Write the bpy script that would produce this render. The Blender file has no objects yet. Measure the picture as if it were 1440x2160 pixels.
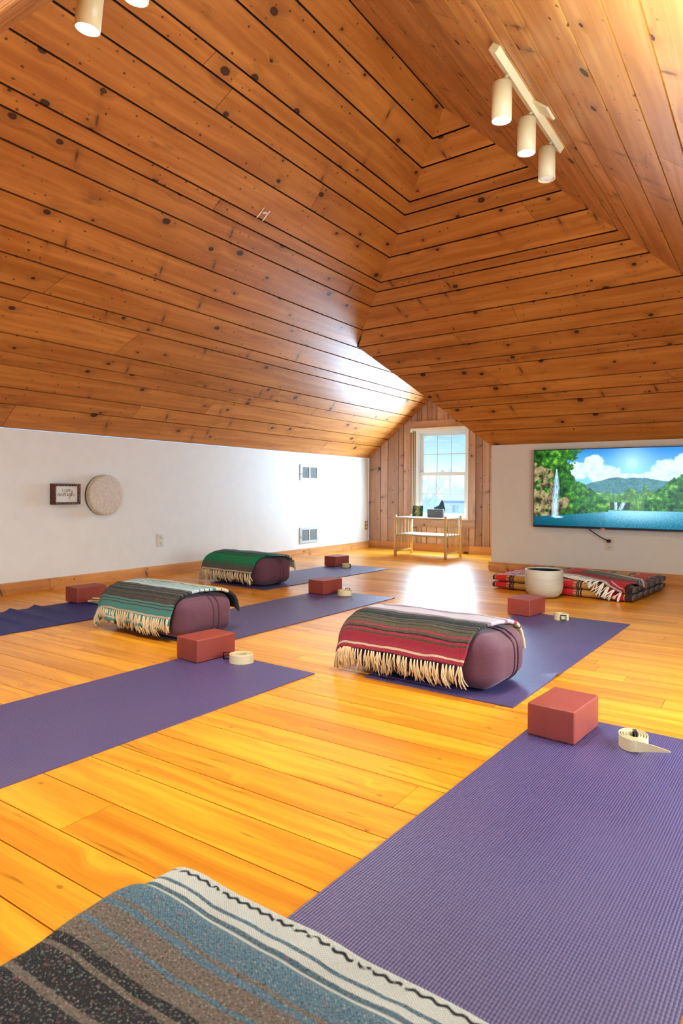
import bpy, bmesh, math, random
from mathutils import Vector, Matrix, noise
random.seed(11)
C = bpy.context.scene.collection
PI = math.pi
V = Vector

# ------------------------------------------------------------------ node helpers
class NT:
    def __init__(s, name):
        s.m = bpy.data.materials.new(name); s.m.use_nodes = True
        s.t = s.m.node_tree; s.t.nodes.clear()
        s.out = s.t.nodes.new('ShaderNodeOutputMaterial')
    def n(s, typ, **kw):
        nd = s.t.nodes.new('ShaderNode' + typ)
        for k, v in kw.items():
            if k.startswith('_'): continue
            setattr(nd, k, v)
        return nd
    def put(s, sock, v):
        if v is None: return
        if hasattr(v, 'is_output') or isinstance(v, bpy.types.NodeSocket): s.t.links.new(v, sock)
        else:
            if isinstance(v, (tuple, list)) and len(v) == 3 and sock.type == 'RGBA': v = (*v, 1)
            sock.default_value = v
    def math(s, op, a, b=None, c=None, clamp=False):
        nd = s.n('Math', operation=op, use_clamp=clamp)
        s.put(nd.inputs[0], a); s.put(nd.inputs[1], b); s.put(nd.inputs[2], c)
        return nd.outputs[0]
    def mix(s, f, a, b, mode='MIX'):
        nd = s.n('Mix', data_type='RGBA', blend_type=mode)
        s.put(nd.inputs[0], f); s.put(nd.inputs[6], a); s.put(nd.inputs[7], b)
        return nd.outputs[2]
    def step(s, x, a, b, lo=0., hi=1.):
        nd = s.n('MapRange', interpolation_type='SMOOTHSTEP')
        s.put(nd.inputs[0], x); s.put(nd.inputs[1], a); s.put(nd.inputs[2], b); s.put(nd.inputs[3], lo); s.put(nd.inputs[4], hi)
        return nd.outputs[0]
    def ramp(s, f, stops, interp='LINEAR'):
        nd = s.n('ValToRGB'); r = nd.color_ramp; stops = stops[:32]; r.interpolation = interp
        while len(r.elements) < len(stops): r.elements.new(.5)
        for e, (p, c) in zip(r.elements, stops): e.position = p; e.color = (*c, 1)
        s.put(nd.inputs[0], f); return nd.outputs[0]
    def comb(s, x, y, z=0.):
        nd = s.n('CombineXYZ'); s.put(nd.inputs[0], x); s.put(nd.inputs[1], y); s.put(nd.inputs[2], z); return nd.outputs[0]
    def sep(s, v):
        nd = s.n('SeparateXYZ'); s.put(nd.inputs[0], v); return nd.outputs
    def noise(s, v, scale, detail=2., rough=.5, dist=0., dims='3D'):
        nd = s.n('TexNoise', noise_dimensions=dims)
        s.put(nd.inputs['Vector'], v); s.put(nd.inputs['Scale'], scale); s.put(nd.inputs['Detail'], detail)
        s.put(nd.inputs['Roughness'], rough); s.put(nd.inputs['Distortion'], dist)
        return nd.outputs['Fac']
    def voro(s, v, scale, rnd=1., feature='F1', dims='2D'):
        nd = s.n('TexVoronoi', voronoi_dimensions=dims, feature=feature)
        s.put(nd.inputs['Vector'], v); s.put(nd.inputs['Scale'], scale); s.put(nd.inputs['Randomness'], rnd)
        return nd.outputs
    def coord(s, which='UV'):
        return s.n('TexCoord').outputs[which]
    def attr(s, name, out='Fac'):
        return s.n('Attribute', attribute_name=name).outputs[out]
    def bump(s, h, strength=.3, dist=.002):
        nd = s.n('Bump'); s.put(nd.inputs['Height'], h); nd.inputs['Strength'].default_value = strength
        nd.inputs['Distance'].default_value = dist; return nd.outputs[0]
    def pbr(s, col, rough=.5, normal=None, **kw):
        p = s.n('BsdfPrincipled'); s.put(p.inputs['Base Color'], col); s.put(p.inputs['Roughness'], rough)
        if normal is not None: s.put(p.inputs['Normal'], normal)
        for k, v in kw.items(): s.put(p.inputs[k.replace('_', ' ')], v)
        s.t.links.new(p.outputs[0], s.out.inputs[0]); return s.m

def plain(name, col, rough=.5, bumpscale=0, bstr=.15, var=.06, **kw):
    t = NT(name); o = t.coord('Object')
    f = t.noise(o, 9., 3.)
    c = t.mix(t.step(f, .3, .7), tuple(x * (1 - var) for x in col), tuple(min(1, x * (1 + var)) for x in col))
    nrm = t.bump(t.noise(o, bumpscale, 2.), bstr, .002) if bumpscale else None
    return t.pbr(c, rough, nrm, **kw)

def pine(name, lo, hi, knot=(.035, .012, .006), rough=.34, knots=1., coat=.25, fine=.5, tintamp=.22, streak=0.):
    t = NT(name); uv = t.coord('UV'); x = t.sep(uv); u, v = x[0], x[1]
    rnd = t.attr('rnd')
    wob = t.noise(t.comb(t.math('MULTIPLY', u, 1.6), t.math('MULTIPLY', v, 3.)), 1., 2.)
    # large knots
    kv = t.comb(t.math('MULTIPLY', u, .7), v)
    k1 = t.voro(kv, 4.2)
    pr = t.sep(k1['Color'])
    r1 = t.math('MULTIPLY_ADD', t.math('POWER', pr[1], 1.6), .075, .030)
    on1 = t.math('GREATER_THAN', pr[0], .42)
    wd = t.math('ADD', k1['Distance'], t.math('MULTIPLY', t.math('SUBTRACT', t.noise(uv, 60., 2.), .5), .03))
    q1 = t.math('DIVIDE', wd, r1)
    m1 = t.math('MULTIPLY', t.step(q1, 1.05, .75), on1)
    halo = t.math('MULTIPLY', t.step(q1, 4.5, .8), on1)
    ringm = t.math('MULTIPLY', t.step(q1, .55, .25), on1)
    # grain, bent around the knots
    vv = t.math('ADD', v, t.math('MULTIPLY', halo, .03))
    g = t.noise(t.comb(t.math('MULTIPLY', u, .9), t.math('MULTIPLY', t.math('ADD', vv, t.math('MULTIPLY', wob, .06)), 20.)), 1., 3., .55, .3)
    gf = t.noise(t.comb(t.math('MULTIPLY', u, 7.), t.math('MULTIPLY', vv, 230.)), 1., 2.)
    big = t.noise(t.comb(t.math('MULTIPLY', u, 1.1), t.math('MULTIPLY', v, 5.)), 1., 2.)
    f = t.math('ADD', t.math('MULTIPLY', g, .55), t.math('ADD', t.math('MULTIPLY', gf, .18 * fine * 2), t.math('MULTIPLY', big, .3)))
    base = t.mix(t.step(f, .36, .72), lo, hi)
    tint = t.math('MULTIPLY_ADD', rnd, tintamp * 2, 1 - tintamp)
    base = t.mix(1., base, t.comb(tint, t.math('POWER', tint, 1.15), t.math('POWER', tint, 1.3)), 'MULTIPLY')
    # dark smudges
    sm = t.noise(t.comb(t.math('MULTIPLY', u, 2.5), t.math('MULTIPLY', v, 7.)), 1.3, 4., .62)
    base = t.mix(t.math('MULTIPLY', t.step(sm, .58, .76), .5 * knots), base, tuple(c * .35 for c in lo))
    if knots:
        base = t.mix(t.math('MULTIPLY', halo, .3), base, tuple(c * .5 for c in lo))
        base = t.mix(t.math('MULTIPLY', m1, .93), base, knot)
        base = t.mix(t.math('MULTIPLY', ringm, .35), base, tuple(c * 4 for c in knot))
        k3 = t.voro(t.comb(t.math('MULTIPLY_ADD', v, .5, t.math('MULTIPLY', u, 1.6)), t.math('MULTIPLY', v, .45)), 2.6)
        p3 = t.sep(k3['Color'])
        d3 = t.math('ADD', k3['Distance'], t.math('MULTIPLY', t.math('SUBTRACT', t.noise(uv, 50., 3., .7), .5), .05))
        m3 = t.math('MULTIPLY', t.step(d3, .055, .015), t.math('GREATER_THAN', p3[0], .55))
        base = t.mix(t.math('MULTIPLY', m3, .75), base, tuple(c * 1.6 for c in knot))
        h3 = t.math('MULTIPLY', t.step(d3, .20, .03), t.math('GREATER_THAN', p3[0], .55))
        base = t.mix(t.math('MULTIPLY', h3, .28), base, tuple(c * .45 for c in lo))
        k2 = t.voro(t.comb(t.math('MULTIPLY', u, .8), v), 13.)
        p2 = t.sep(k2['Color'])
        d2 = t.math('ADD', k2['Distance'], t.math('MULTIPLY', t.math('SUBTRACT', t.noise(uv, 140., 2.), .5), .12))
        clus = t.step(t.noise(t.comb(t.math('MULTIPLY', u, 2.2), t.math('MULTIPLY', v, 1.5)), 1.5, 1.), .42, .55)
        r2 = t.math('MULTIPLY_ADD', p2[1], .07, .03)
        m2 = t.math('MULTIPLY', t.step(t.math('DIVIDE', d2, r2), 1.2, .6), t.math('MULTIPLY', t.math('GREATER_THAN', p2[0], .35), clus))
        base = t.mix(t.math('MULTIPLY', m2, .8), base, tuple(c * 1.5 for c in knot))
    if streak:
        st = t.noise(t.comb(t.math('MULTIPLY', u, 3.), t.math('MULTIPLY', v, 46.)), 1., 4., .6, .5)
        base = t.mix(t.math('MULTIPLY', t.step(st, .62, .76), streak), base, tuple(c * .28 for c in lo))
        p = t.voro(kv, 7.); pp = t.sep(p['Color'])
        mm = t.math('MULTIPLY', t.step(p['Distance'], .06, .02), t.math('GREATER_THAN', pp[0], .8))
        base = t.mix(t.math('MULTIPLY', mm, .55), base, tuple(c * .3 for c in lo))
    rgh = t.math('MULTIPLY_ADD', big, .12, rough - .06)
    nrm = t.bump(big, .35, .006)
    return t.pbr(base, rgh, nrm, Coat_Weight=coat, Coat_Roughness=.30)

MAT = {}
MAT['pine'] = pine('varnished_pine', (.40, .150, .022), (.62, .285, .062), rough=.5, tintamp=.11)
MAT['pine_lit'] = pine('lamplit_varnished_pine', (.43, .19, .05), (.66, .36, .12), rough=.45, tintamp=.12)  # lighter copy of the pine, holding the brightness lamps give the right slope
MAT['pine_wall'] = pine('window_cast_knotty_pine', (.45, .28, .195), (.60, .415, .31), rough=.45, coat=.1)  # same pine, with the window's pinkish pale cast mixed into its colour
MAT['pine_trim'] = pine('amber_pine_trim', (.50, .23, .07), (.72, .40, .15), rough=.4)
MAT['floor'] = pine('amber_maple_floor', (.62, .235, .006), (.96, .48, .024), rough=.31, knots=0., coat=.22, tintamp=.13, streak=.8)
MAT['groove'] = plain('groove_shadow', (.018, .007, .004), .8)
MAT['wall'] = plain('white_painted_plaster', (.86, .86, .84), .6, 30., .12, .012)
MAT['wall_warm_lit'] = plain('warm_lit_painted_plaster', (.80, .76, .68), .6, 30., .12, .012)  # cream tint puts the warm light on this wall into the plaster
MAT['white'] = plain('white_vinyl', (.82, .84, .84), .35, var=.01)
MAT['fixture'] = plain('cream_enamel_metal', (.80, .72, .52), .35, var=.02)
MAT['plate'] = plain('off_white_plastic', (.80, .78, .70), .4, var=.01)
MAT['plate_cream'] = plain('cream_plastic', (.76, .66, .48), .4, var=.01)
MAT['vent_frame'] = plain('vent_frame_enamel', (.60, .63, .64), .4, var=.02)
MAT['brass'] = plain('brass_plate', (.62, .40, .12), .35, var=.03, Metallic=.8)
MAT['black'] = plain('black_plastic', (.012, .012, .014), .35)
MAT['dark_slot'] = plain('dark_slot', (.03, .03, .03), .6)
MAT['vent'] = plain('vent_louver_grey', (.36, .37, .37), .5, var=.03)
MAT['bamboo'] = plain('honey_bamboo', (.72, .50, .24), .4, 14., .1, .14)
MAT['bamboo_top'] = plain('pale_woven_shelf', (.60, .50, .36), .5, 60., .25, .1)
MAT['block'] = plain('terracotta_foam', (.31, .070, .053), .5, 220., .2, .06)
MAT['strap'] = plain('cream_cotton_webbing', (.80, .66, .40), .85, 420., .35, .05)
MAT['cord'] = plain('cream_wool_fringe', (.78, .66, .45), .9, 300., .3, .12)
MAT['cord_white'] = plain('white_wool_fringe', (.84, .80, .74), .9, 300., .3, .08)
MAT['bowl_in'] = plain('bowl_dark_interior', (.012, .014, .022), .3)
MAT['walnut'] = plain('dark_red_wood', (.11, .028, .014), .45, 40., .2, .25)
MAT['paper'] = plain('white_print_paper', (.86, .85, .82), .6, var=.01)
MAT['ink'] = plain('black_ink', (.03, .03, .03), .6)
MAT['tape'] = plain('white_tape', (.82, .78, .76), .5)
MAT['snow'] = plain('snow', (.92, .94, .98), .8, var=.02)
MAT['twig'] = plain('hazy_bare_twigs', (.80, .76, .74), .9)  # twigs lightened to paint in the outdoor haze
MAT['siding'] = plain('pale_house_siding', (.62, .62, .66), .8)
MAT['red_led'] = plain('red_indicator', (.7, .02, .01), .3, Emission_Color=(1, .05, .03, 1), Emission_Strength=2.)

def emit(name, col, s):
    t = NT(name); e = t.n('Emission'); e.inputs[0].default_value = (*col, 1); e.inputs[1].default_value = s
    t.t.links.new(e.outputs[0], t.out.inputs[0]); return t.m
MAT['glow'] = emit('lit_bulb', (1., .88, .62), 60.)

def mat_rubber():
    t = NT('purple_yoga_mat_rubber'); x = t.sep(t.coord('UV'))
    a = t.math('SINE', t.math('MULTIPLY', x[0], 2 * PI / .0062)); b = t.math('SINE', t.math('MULTIPLY', x[1], 2 * PI / .0095))
    h = t.math('ADD', a, t.math('MULTIPLY', b, .45))
    big = t.noise(t.coord('UV'), 3., 3.)
    c = t.mix(t.step(h, -1., 1.2), (.042, .029, .11), (.16, .128, .335))
    c = t.mix(t.math('MULTIPLY', t.step(big, .4, .7), .25), c, (.13, .085, .20))
    return t.pbr(c, .43, t.bump(h, .4, .0012), Specular_IOR_Level=.9)
MAT['mat'] = mat_rubber()
def mat_rubber2():
    t = NT('navy_yoga_mat_rubber'); x = t.sep(t.coord('UV'))
    a = t.math('SINE', t.math('MULTIPLY', x[0], 2 * PI / .0062)); b = t.math('SINE', t.math('MULTIPLY', x[1], 2 * PI / .0095))
    h = t.math('ADD', a, t.math('MULTIPLY', b, .45))
    c = t.mix(t.step(h, -1., 1.2), (.018, .024, .13), (.048, .06, .28))
    return t.pbr(c, .5, t.bump(h, .5, .0012), Specular_IOR_Level=.5)
MAT['mat_navy'] = mat_rubber2()
def fabric(name, col, rough=.8):
    t = NT(name); o = t.coord('Object')
    f = t.noise(o, 420., 1.); w = t.noise(o, 6., 3.)
    c = t.mix(t.step(f, .3, .7), tuple(x * .8 for x in col), tuple(x * 1.2 for x in col))
    return t.pbr(c, rough, t.bump(t.math('ADD', t.math('MULTIPLY', f, .08), w), .5, .012), Sheen_Weight=.25, Sheen_Roughness=.5)
MAT['bolster'] = fabric('plum_cotton_canvas', (.13, .052, .085))
MAT['bolster_seam'] = fabric('plum_piping', (.10, .04, .07))

def blanket_mat(name, stops, total, heather=.35, stitch=None, light=.62):
    """stops: (distance from the front hem in metres, colour); woven stripes"""
    t = NT(name); uv = t.coord('UV'); x = t.sep(uv)
    wob = t.math('MULTIPLY', t.math('SUBTRACT', t.noise(uv, 26., 2.), .5), .006)
    v = t.math('DIVIDE', t.math('ADD', x[1], wob), total)
    c = t.ramp(v, [(p / total, col) for p, col in stops], 'CONSTANT')
    sp = t.noise(t.comb(x[0], t.math('MULTIPLY', x[1], 1.7)), 230., 2., .7)
    sp2 = t.noise(t.comb(x[0], x[1], 3.3), 330., 1.)
    lum = t.sep(c)[1]; hf = t.step(lum, .55, .40, .0, 1.)
    dark = t.mix(t.math('MULTIPLY', t.math('MULTIPLY', t.step(sp, .52, .34), heather * 1.3), t.math('MULTIPLY_ADD', hf, .9, .1)), c, (.018, .018, .024))
    c2 = t.mix(t.math('MULTIPLY', t.math('MULTIPLY', t.step(sp2, .57, .70), heather * light), hf), dark, (.60, .54, .42))
    vc = t.voro(t.comb(x[0], x[1]), 300.); cc = t.sep(vc['Color'])
    c2 = t.mix(t.math('MULTIPLY', t.math('MULTIPLY', t.math('GREATER_THAN', cc[0], .95), heather * .8), hf), c2, t.mix(cc[1], (.45, .08, .12), (.15, .4, .35)))
    if stitch:
        s = t.math('MULTIPLY', t.step(t.math('ABSOLUTE', t.math('SUBTRACT', t.math('ADD', x[1], t.math('MULTIPLY', t.math('SINE', t.math('MULTIPLY', x[0], 330.)), .0018)), stitch)), .0030, .0016),
                   t.step(t.noise(uv, 90., 1.), .36, .44))
        c2 = t.mix(s, c2, (.015, .018, .03))
    wv = t.math('MULTIPLY', t.math('SINE', t.math('MULTIPLY', x[0], 2 * PI / .0042)), t.math('SINE', t.math('MULTIPLY', x[1], 2 * PI / .0036)))
    return t.pbr(c2, .95, t.bump(t.math('ADD', wv, t.math('MULTIPLY', sp, 2.2)), .75, .0018), Sheen_Weight=.15)

# ------------------------------------------------------------------ mesh helpers
def link(name, me, mats, parent=None, smooth=False):
    o = bpy.data.objects.new(name, me); C.objects.link(o)
    for m in (mats if isinstance(mats, (list, tuple)) else [mats]): me.materials.append(m)
    if smooth:
        for p in me.polygons: p.use_smooth = True
    if parent: o.parent = parent
    return o
class MB:
    def __init__(s): s.v = []; s.f = []; s.uv = []; s.mi = []; s.r = []
    def face(s, pts, uv=None, mi=0, rnd=.5):
        b = len(s.v); s.v += [tuple(p) for p in pts]; s.f.append(tuple(range(b, b + len(pts))))
        s.uv.append(uv or [(0, 0)] * len(pts)); s.mi.append(mi); s.r.append(rnd)
    def build(s, name, mats, parent=None, weld=False, smooth=False):
        me = bpy.data.meshes.new(name); me.from_pydata(s.v, [], s.f)
        ul = me.uv_layers.new(name='UVMap')
        i = 0
        for fuv in s.uv:
            for q in fuv: ul.data[i].uv = q; i += 1
        a = me.attributes.new('rnd', 'FLOAT', 'FACE')
        for k, r in enumerate(s.r): a.data[k].value = r
        for k, m in enumerate(s.mi): me.polygons[k].material_index = m
        if weld:
            bm = bmesh.new(); bm.from_mesh(me); bmesh.ops.remove_doubles(bm, verts=bm.verts, dist=1e-5); bm.to_mesh(me); bm.free()
        return link(name, me, mats, parent, smooth)
def from_bm(name, bm, mats, parent=None, smooth=False):
    me = bpy.data.meshes.new(name); bm.normal_update(); bm.to_mesh(me); bm.free()
    return link(name, me, mats, parent, smooth)
def bm_box(bm, cx, cy, cz, sx, sy, sz, bev=0., seg=2, rot=None, mi=0):
    r = bmesh.ops.create_cube(bm, size=1.)
    vs = r['verts']
    for v in vs: v.co = V((v.co.x * sx, v.co.y * sy, v.co.z * sz))
    if bev:
        es = list({e for v in vs for e in v.link_edges})
        rr = bmesh.ops.bevel(bm, geom=es, offset=bev, segments=seg, affect='EDGES', profile=.6)
        vs = list({v for f in rr['faces'] for v in f.verts} | {v for v in vs if v.is_valid})
    for v in vs:
        if rot: v.co = rot @ v.co
        v.co += V((cx, cy, cz))
    if mi:
        for f in {f for v in vs for f in v.link_faces}: f.material_index = mi
    return vs
def box(name, c, s, mat, parent=None, bev=.0, rot=None, seg=2):
    bm = bmesh.new(); bm_box(bm, *c, *s, bev, seg, rot); return from_bm(name, bm, mat, parent)
def wood_box(name, a, b, mat, parent=None, axis=0, rnd=None):
    """box with wood UVs running along one axis (0 x, 1 y, 2 z)"""
    m = MB(); rnd = random.random() if rnd is None else rnd
    a, b = V(a), V(b); o = random.uniform(0, 40), random.uniform(0, 40)
    c = [V((x, y, z)) for z in (a.z, b.z) for y in (a.y, b.y) for x in (a.x, b.x)]
    for q in ((0, 2, 3, 1), (4, 5, 7, 6), (0, 1, 5, 4), (2, 6, 7, 3), (0, 4, 6, 2), (1, 3, 7, 5)):
        pts = [c[i] for i in q]; oth = [i for i in range(3) if i != axis]
        m.face(pts, [(p[axis] + o[0], p[oth[0]] + p[oth[1]] + o[1]) for p in pts], 0, rnd)
    return m.build(name, mat, parent)
def tube_bm(bm, pts, r, n=8, cap=True, taper=None):
    pts = [V(p) for p in pts]; rings = []
    up = V((0, 0, 1)); prev = None
    for i, p in enumerate(pts):
        d = (pts[min(i + 1, len(pts) - 1)] - pts[max(i - 1, 0)]).normalized()
        a = d.cross(up if abs(d.z) < .93 else V((1, 0, 0))).normalized()
        if prev and a.dot(prev) < 0: a = -a
        prev = a; b = d.cross(a)
        rr = r * (taper[i] if taper else 1)
        rings.append([bm.verts.new(p + rr * (math.cos(2 * PI * k / n) * a + math.sin(2 * PI * k / n) * b)) for k in range(n)])
    for i in range(len(rings) - 1):
        for k in range(n): bm.faces.new((rings[i][k], rings[i][(k + 1) % n], rings[i + 1][(k + 1) % n], rings[i + 1][k]))
    if cap:
        bm.faces.new(rings[0][::-1]); bm.faces.new(rings[-1])
def tube(name, pts, r, mat, parent=None, n=8, smooth=True):
    bm = bmesh.new(); tube_bm(bm, pts, r, n); return from_bm(name, bm, mat, parent, smooth)
def lathe_bm(bm, prof, n=32, c=(0, 0, 0), M=None):
    rings = []
    for r, z in prof:
        ring = []
        for k in range(n):
            p = V((r * math.cos(2 * PI * k / n), r * math.sin(2 * PI * k / n), z))
            if M: p = M @ p
            ring.append(bm.verts.new(p + V(c)))
        rings.append(ring)
    for i in range(len(rings) - 1):
        for k in range(n): bm.faces.new((rings[i][k], rings[i][(k + 1) % n], rings[i + 1][(k + 1) % n], rings[i + 1][k]))
    return rings
def lathe(name, prof, mat, parent=None, n=32, c=(0, 0, 0), M=None, smooth=True):
    bm = bmesh.new(); lathe_bm(bm, prof, n, c, M); bmesh.ops.remove_doubles(bm, verts=bm.verts, dist=1e-5)
    return from_bm(name, bm, mat, parent, smooth)
def thing(name, label, cat, loc=(0, 0, 0), rz=0., group=None):
    o = bpy.data.objects.new(name, None); C.objects.link(o); o.empty_display_size = .05
    o.location = loc; o.rotation_euler = (0, 0, rz); o['label'] = label; o['category'] = cat
    if group: o['group'] = group
    return o
def tag(o, label, cat, group=None):
    o['label'] = label; o['category'] = cat
    if group: o['group'] = group
    return o
def struct(o, label=None, cat=None):
    o['kind'] = 'structure'
    if label: o['label'] = label; o['category'] = cat
    return o

# ------------------------------------------------------------------ room dimensions (metres)
XL, ZK, T = -4.75, 1.235, .80           # knee wall on the left, its height, pitch of the left slope
YT, YB = 6.25, 7.72                     # screen wall, window wall
XR_TV = -2.40                           # left end of the screen wall
ZR = 3.465; XRIDGE = XL + (ZR - ZK) / T
SE = 1.0514; YE0 = 6.28                 # end slope
SN = 1.15; YN0, ZN0 = 1.516, 2.77       # near slope
CR = .82                                # right slope
def xl_(z): return XL + (z - ZK) / T
def xr_(z): return XRIDGE + (ZR - z) / CR
def ye_(z): return YE0 - (z - ZK) / SE
def yn_(z): return YN0 + (z - ZN0) / SN
ZTOPN = 2.226; XN = xl_(ZTOPN)          # ridge of the window nook
def nook_edge_x(z): return XN + (ZTOPN - z) / (ZTOPN - ZK) * (XR_TV - XN)
ZS = [3.465, 3.348, 3.228, 3.077, 3.014, 2.919, 2.795, 2.652, 2.593, 2.5, 2.343, 2.218, 2.122, 1.998, 1.935, 1.775, 1.68, 1.614, 1.488, 1.39, 1.235]
ZCEIL_N = 1.62; YNR = yn_(ZCEIL_N)      # low flat ceiling behind the camera
YREAR = -1.6; XRW = xr_(ZK)

def boards(m, lo0, lo1, hi0, hi1, normal, gap=.0054, depth=.016, lmin=2.0, lmax=4.6, butt=.0016, twod=None, single=False):
    """one course of boards between two edges lo (lo0->lo1) and hi (hi0->hi1), split at random butt joints"""
    lo0, lo1, hi0, hi1, normal = map(V, (lo0, lo1, hi0, hi1, normal))
    L = max((lo1 - lo0).length, (hi1 - hi0).length, .01)
    cuts = [0.]
    if not single:
        p = random.uniform(.3, lmax)
        while p < L - .35: cuts.append(p / L); p += random.uniform(lmin, lmax)
    cuts.append(1.)
    w = ((hi0 + hi1) / 2 - (lo0 + lo1) / 2).length
    if w < 1e-4: w = 1e-4
    for a, b in zip(cuts[:-1], cuts[1:]):
        A, B = lo0.lerp(lo1, a), lo0.lerp(lo1, b); D, Cc = hi0.lerp(hi1, a), hi0.lerp(hi1, b)
        g = min(gap / w, .3)
        e = butt / L
        def q(s, tt): return A.lerp(B, s).lerp(D.lerp(Cc, s), tt)
        es = min(e / max(b - a, 1e-6), .2)
        s0 = es if a > 0 else 0.; s1 = 1 - es if b < 1 else 1.
        P = [q(s0, g), q(s1, g), q(s1, 1 - g), q(s0, 1 - g)]
        ou, ov = random.uniform(0, 60), random.uniform(0, 60); r = random.random()
        lu = (lo1 - lo0).normalized() if (lo1 - lo0).length > 1e-4 else (hi1 - hi0).normalized()
        lv = normal.cross(lu)
        uv = [((p - A).dot(lu) + ou, (p - A).dot(lv) + ov) for p in P]
        if (P[1] - P[0]).cross(P[2] - P[0]).dot(normal) < 0: P = P[::-1]; uv = uv[::-1]
        m.face(P, uv, 0, r)
        for i in range(4):
            j = (i + 1) % 4
            m.face([P[j], P[i], P[i] - normal * depth, P[j] - normal * depth], [uv[j], uv[i], uv[i], uv[j]], 0, r * .6)
def backing(m, pts, normal, d=.015, ext=0.):
    n = V(normal); pts = [V(p) - n * d for p in pts]
    if ext:
        c_ = sum(pts, V()) / len(pts); pts = [p + (p - c_).normalized() * ext for p in pts]
    if (pts[1] - pts[0]).cross(pts[2] - pts[0]).dot(n) < 0: pts = pts[::-1]
    m.face(pts, None, 1)
    m.face([p - n * .03 for p in pts][::-1], None, 1)

# ---- left slope
nL = V((T, 0, -1)).normalized()
m = MB()
for z1, z0 in zip(ZS[:-1], ZS[1:]):
    ya0 = yn_(z0) if z0 > ZCEIL_N else YREAR; ya1 = yn_(z1) if z1 > ZCEIL_N else YREAR
    far = lambda z: (5.47 - (z - ZTOPN) * (5.47 - ye_(ZR)) / (ZR - ZTOPN)) if z > ZTOPN else YB
    fb0, fb1 = far(z0), far(z1)
    if z0 < ZTOPN < z1:
        fb1 = far(z1); fb0 = YB if z0 < ZTOPN - .05 else far(ZTOPN)
        # split the course at the nook ridge level so both halves end cleanly
        boards(m, (xl_(z0), ya0, z0), (xl_(z0), 5.47, z0), (xl_(z1), ya1, z1), (xl_(z1), fb1, z1), nL)
        boards(m, (xl_(z0), 5.47, z0), (xl_(z0), YB, z0), (xl_(ZTOPN), 5.47, ZTOPN), (xl_(ZTOPN), YB, ZTOPN), nL, single=True)
        continue
    boards(m, (xl_(z0), ya0, z0), (xl_(z0), fb0, z0), (xl_(z1), ya1, z1), (xl_(z1), fb1, z1), nL)
backing(m, [(xl_(ZK), YREAR, ZK), (xl_(ZK), YB, ZK), (XN, YB, ZTOPN), (XN, 5.47, ZTOPN), (XRIDGE, ye_(ZR), ZR), (XRIDGE, yn_(ZR), ZR), (xl_(ZCEIL_N), YNR, ZCEIL_N), (xl_(ZCEIL_N), YREAR, ZCEIL_N)], nL)
backing(m, [(XRIDGE - .35, yn_(ZR) - .2, ZR - .28), (XRIDGE - .35, ye_(ZR) + .25, ZR - .28), (XRIDGE + .12, ye_(ZR) + .15, ZR + .096), (XRIDGE + .12, yn_(ZR) - .15, ZR + .096)], nL, .016)
backing(m, [(XN, YB, ZTOPN), (XN, 5.47, ZTOPN), (XRIDGE, ye_(ZR), ZR), (XRIDGE + .1, ye_(ZR) + .35, ZR + .08), (XN + .15, 5.85, ZTOPN + .12), (XN + .15, YB, ZTOPN + .12)], nL, .014)
struct(m.build('ceiling_left', [MAT['pine'], MAT['groove']]), 'knotty orange pine board ceiling sloping up from the white knee wall', 'ceiling')

# ---- end slope (above the screen)
nE = V((0, -SE, -1)).normalized()
m = MB()
def endL(z):
    if z >= ZTOPN: return V((xl_(z), 5.47 - (z - ZTOPN) * (5.47 - ye_(ZR)) / (ZR - ZTOPN), z))
    k = (ZTOPN - z) / (ZTOPN - ZK)
    return V((nook_edge_x(z), 5.47 + (ye_(ZK) - 5.47) * k, z))
for z1, z0 in zip(ZS[:-1], ZS[1:]):
    R0, R1 = V((xr_(z0), ye_(z0), z0)), V((xr_(z1), ye_(z1), z1))
    boards(m, endL(z0), R0, endL(z1), R1, nE)
apx = V((XRIDGE, ye_(ZR) + .03, ZR + .03))
for tri in ((endL(ZK), (xr_(ZK) + .1, ye_(ZK) + .0, ZK - .05), apx), (endL(ZK), apx, endL(ZTOPN))):
    backing(m, [V(q) + V((0, .05, .05)) for q in tri], nE, .02)
struct(m.build('ceiling_end', [MAT['pine'], MAT['groove']]), 'knotty orange pine board ceiling sloping up above the television', 'ceiling')

# ---- right slope
nR = V((-CR, 0, -1)).normalized()
m = MB()
for z1, z0 in zip(ZS[:-1], ZS[1:]):
    ya0 = yn_(z0) if z0 > ZCEIL_N else YREAR; ya1 = yn_(z1) if z1 > ZCEIL_N else YREAR
    boards(m, (xr_(z0), ya0, z0), (xr_(z0), ye_(z0), z0), (xr_(z1), ya1, z1), (xr_(z1), ye_(z1), z1), nR)
backing(m, [(xr_(ZK), YREAR, ZK), (xr_(ZK), ye_(ZK), ZK), (XRIDGE, ye_(ZR), ZR), (XRIDGE, yn_(ZR), ZR), (xr_(ZCEIL_N), YNR, ZCEIL_N), (xr_(ZCEIL_N), YREAR, ZCEIL_N)], nR)
backing(m, [(xr_(ZK), ye_(ZK), ZK), (XRIDGE, ye_(ZR), ZR), (XRIDGE - .12, ye_(ZR) + .2, ZR + .098), (xr_(ZK), ye_(ZK) + .25, ZK)], nR, .016)
backing(m, [(XRIDGE + .1, yn_(ZR) - .2, ZR - .082), (XRIDGE + .1, ye_(ZR) + .2, ZR - .082), (XRIDGE - .12, ye_(ZR) + .2, ZR + .098), (XRIDGE - .12, yn_(ZR) - .2, ZR + .098)], nR, .016)
struct(m.build('ceiling_right', [MAT['pine_lit'], MAT['groove']]), 'knotty pine board ceiling on the right carrying the spotlight track', 'ceiling')

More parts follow.
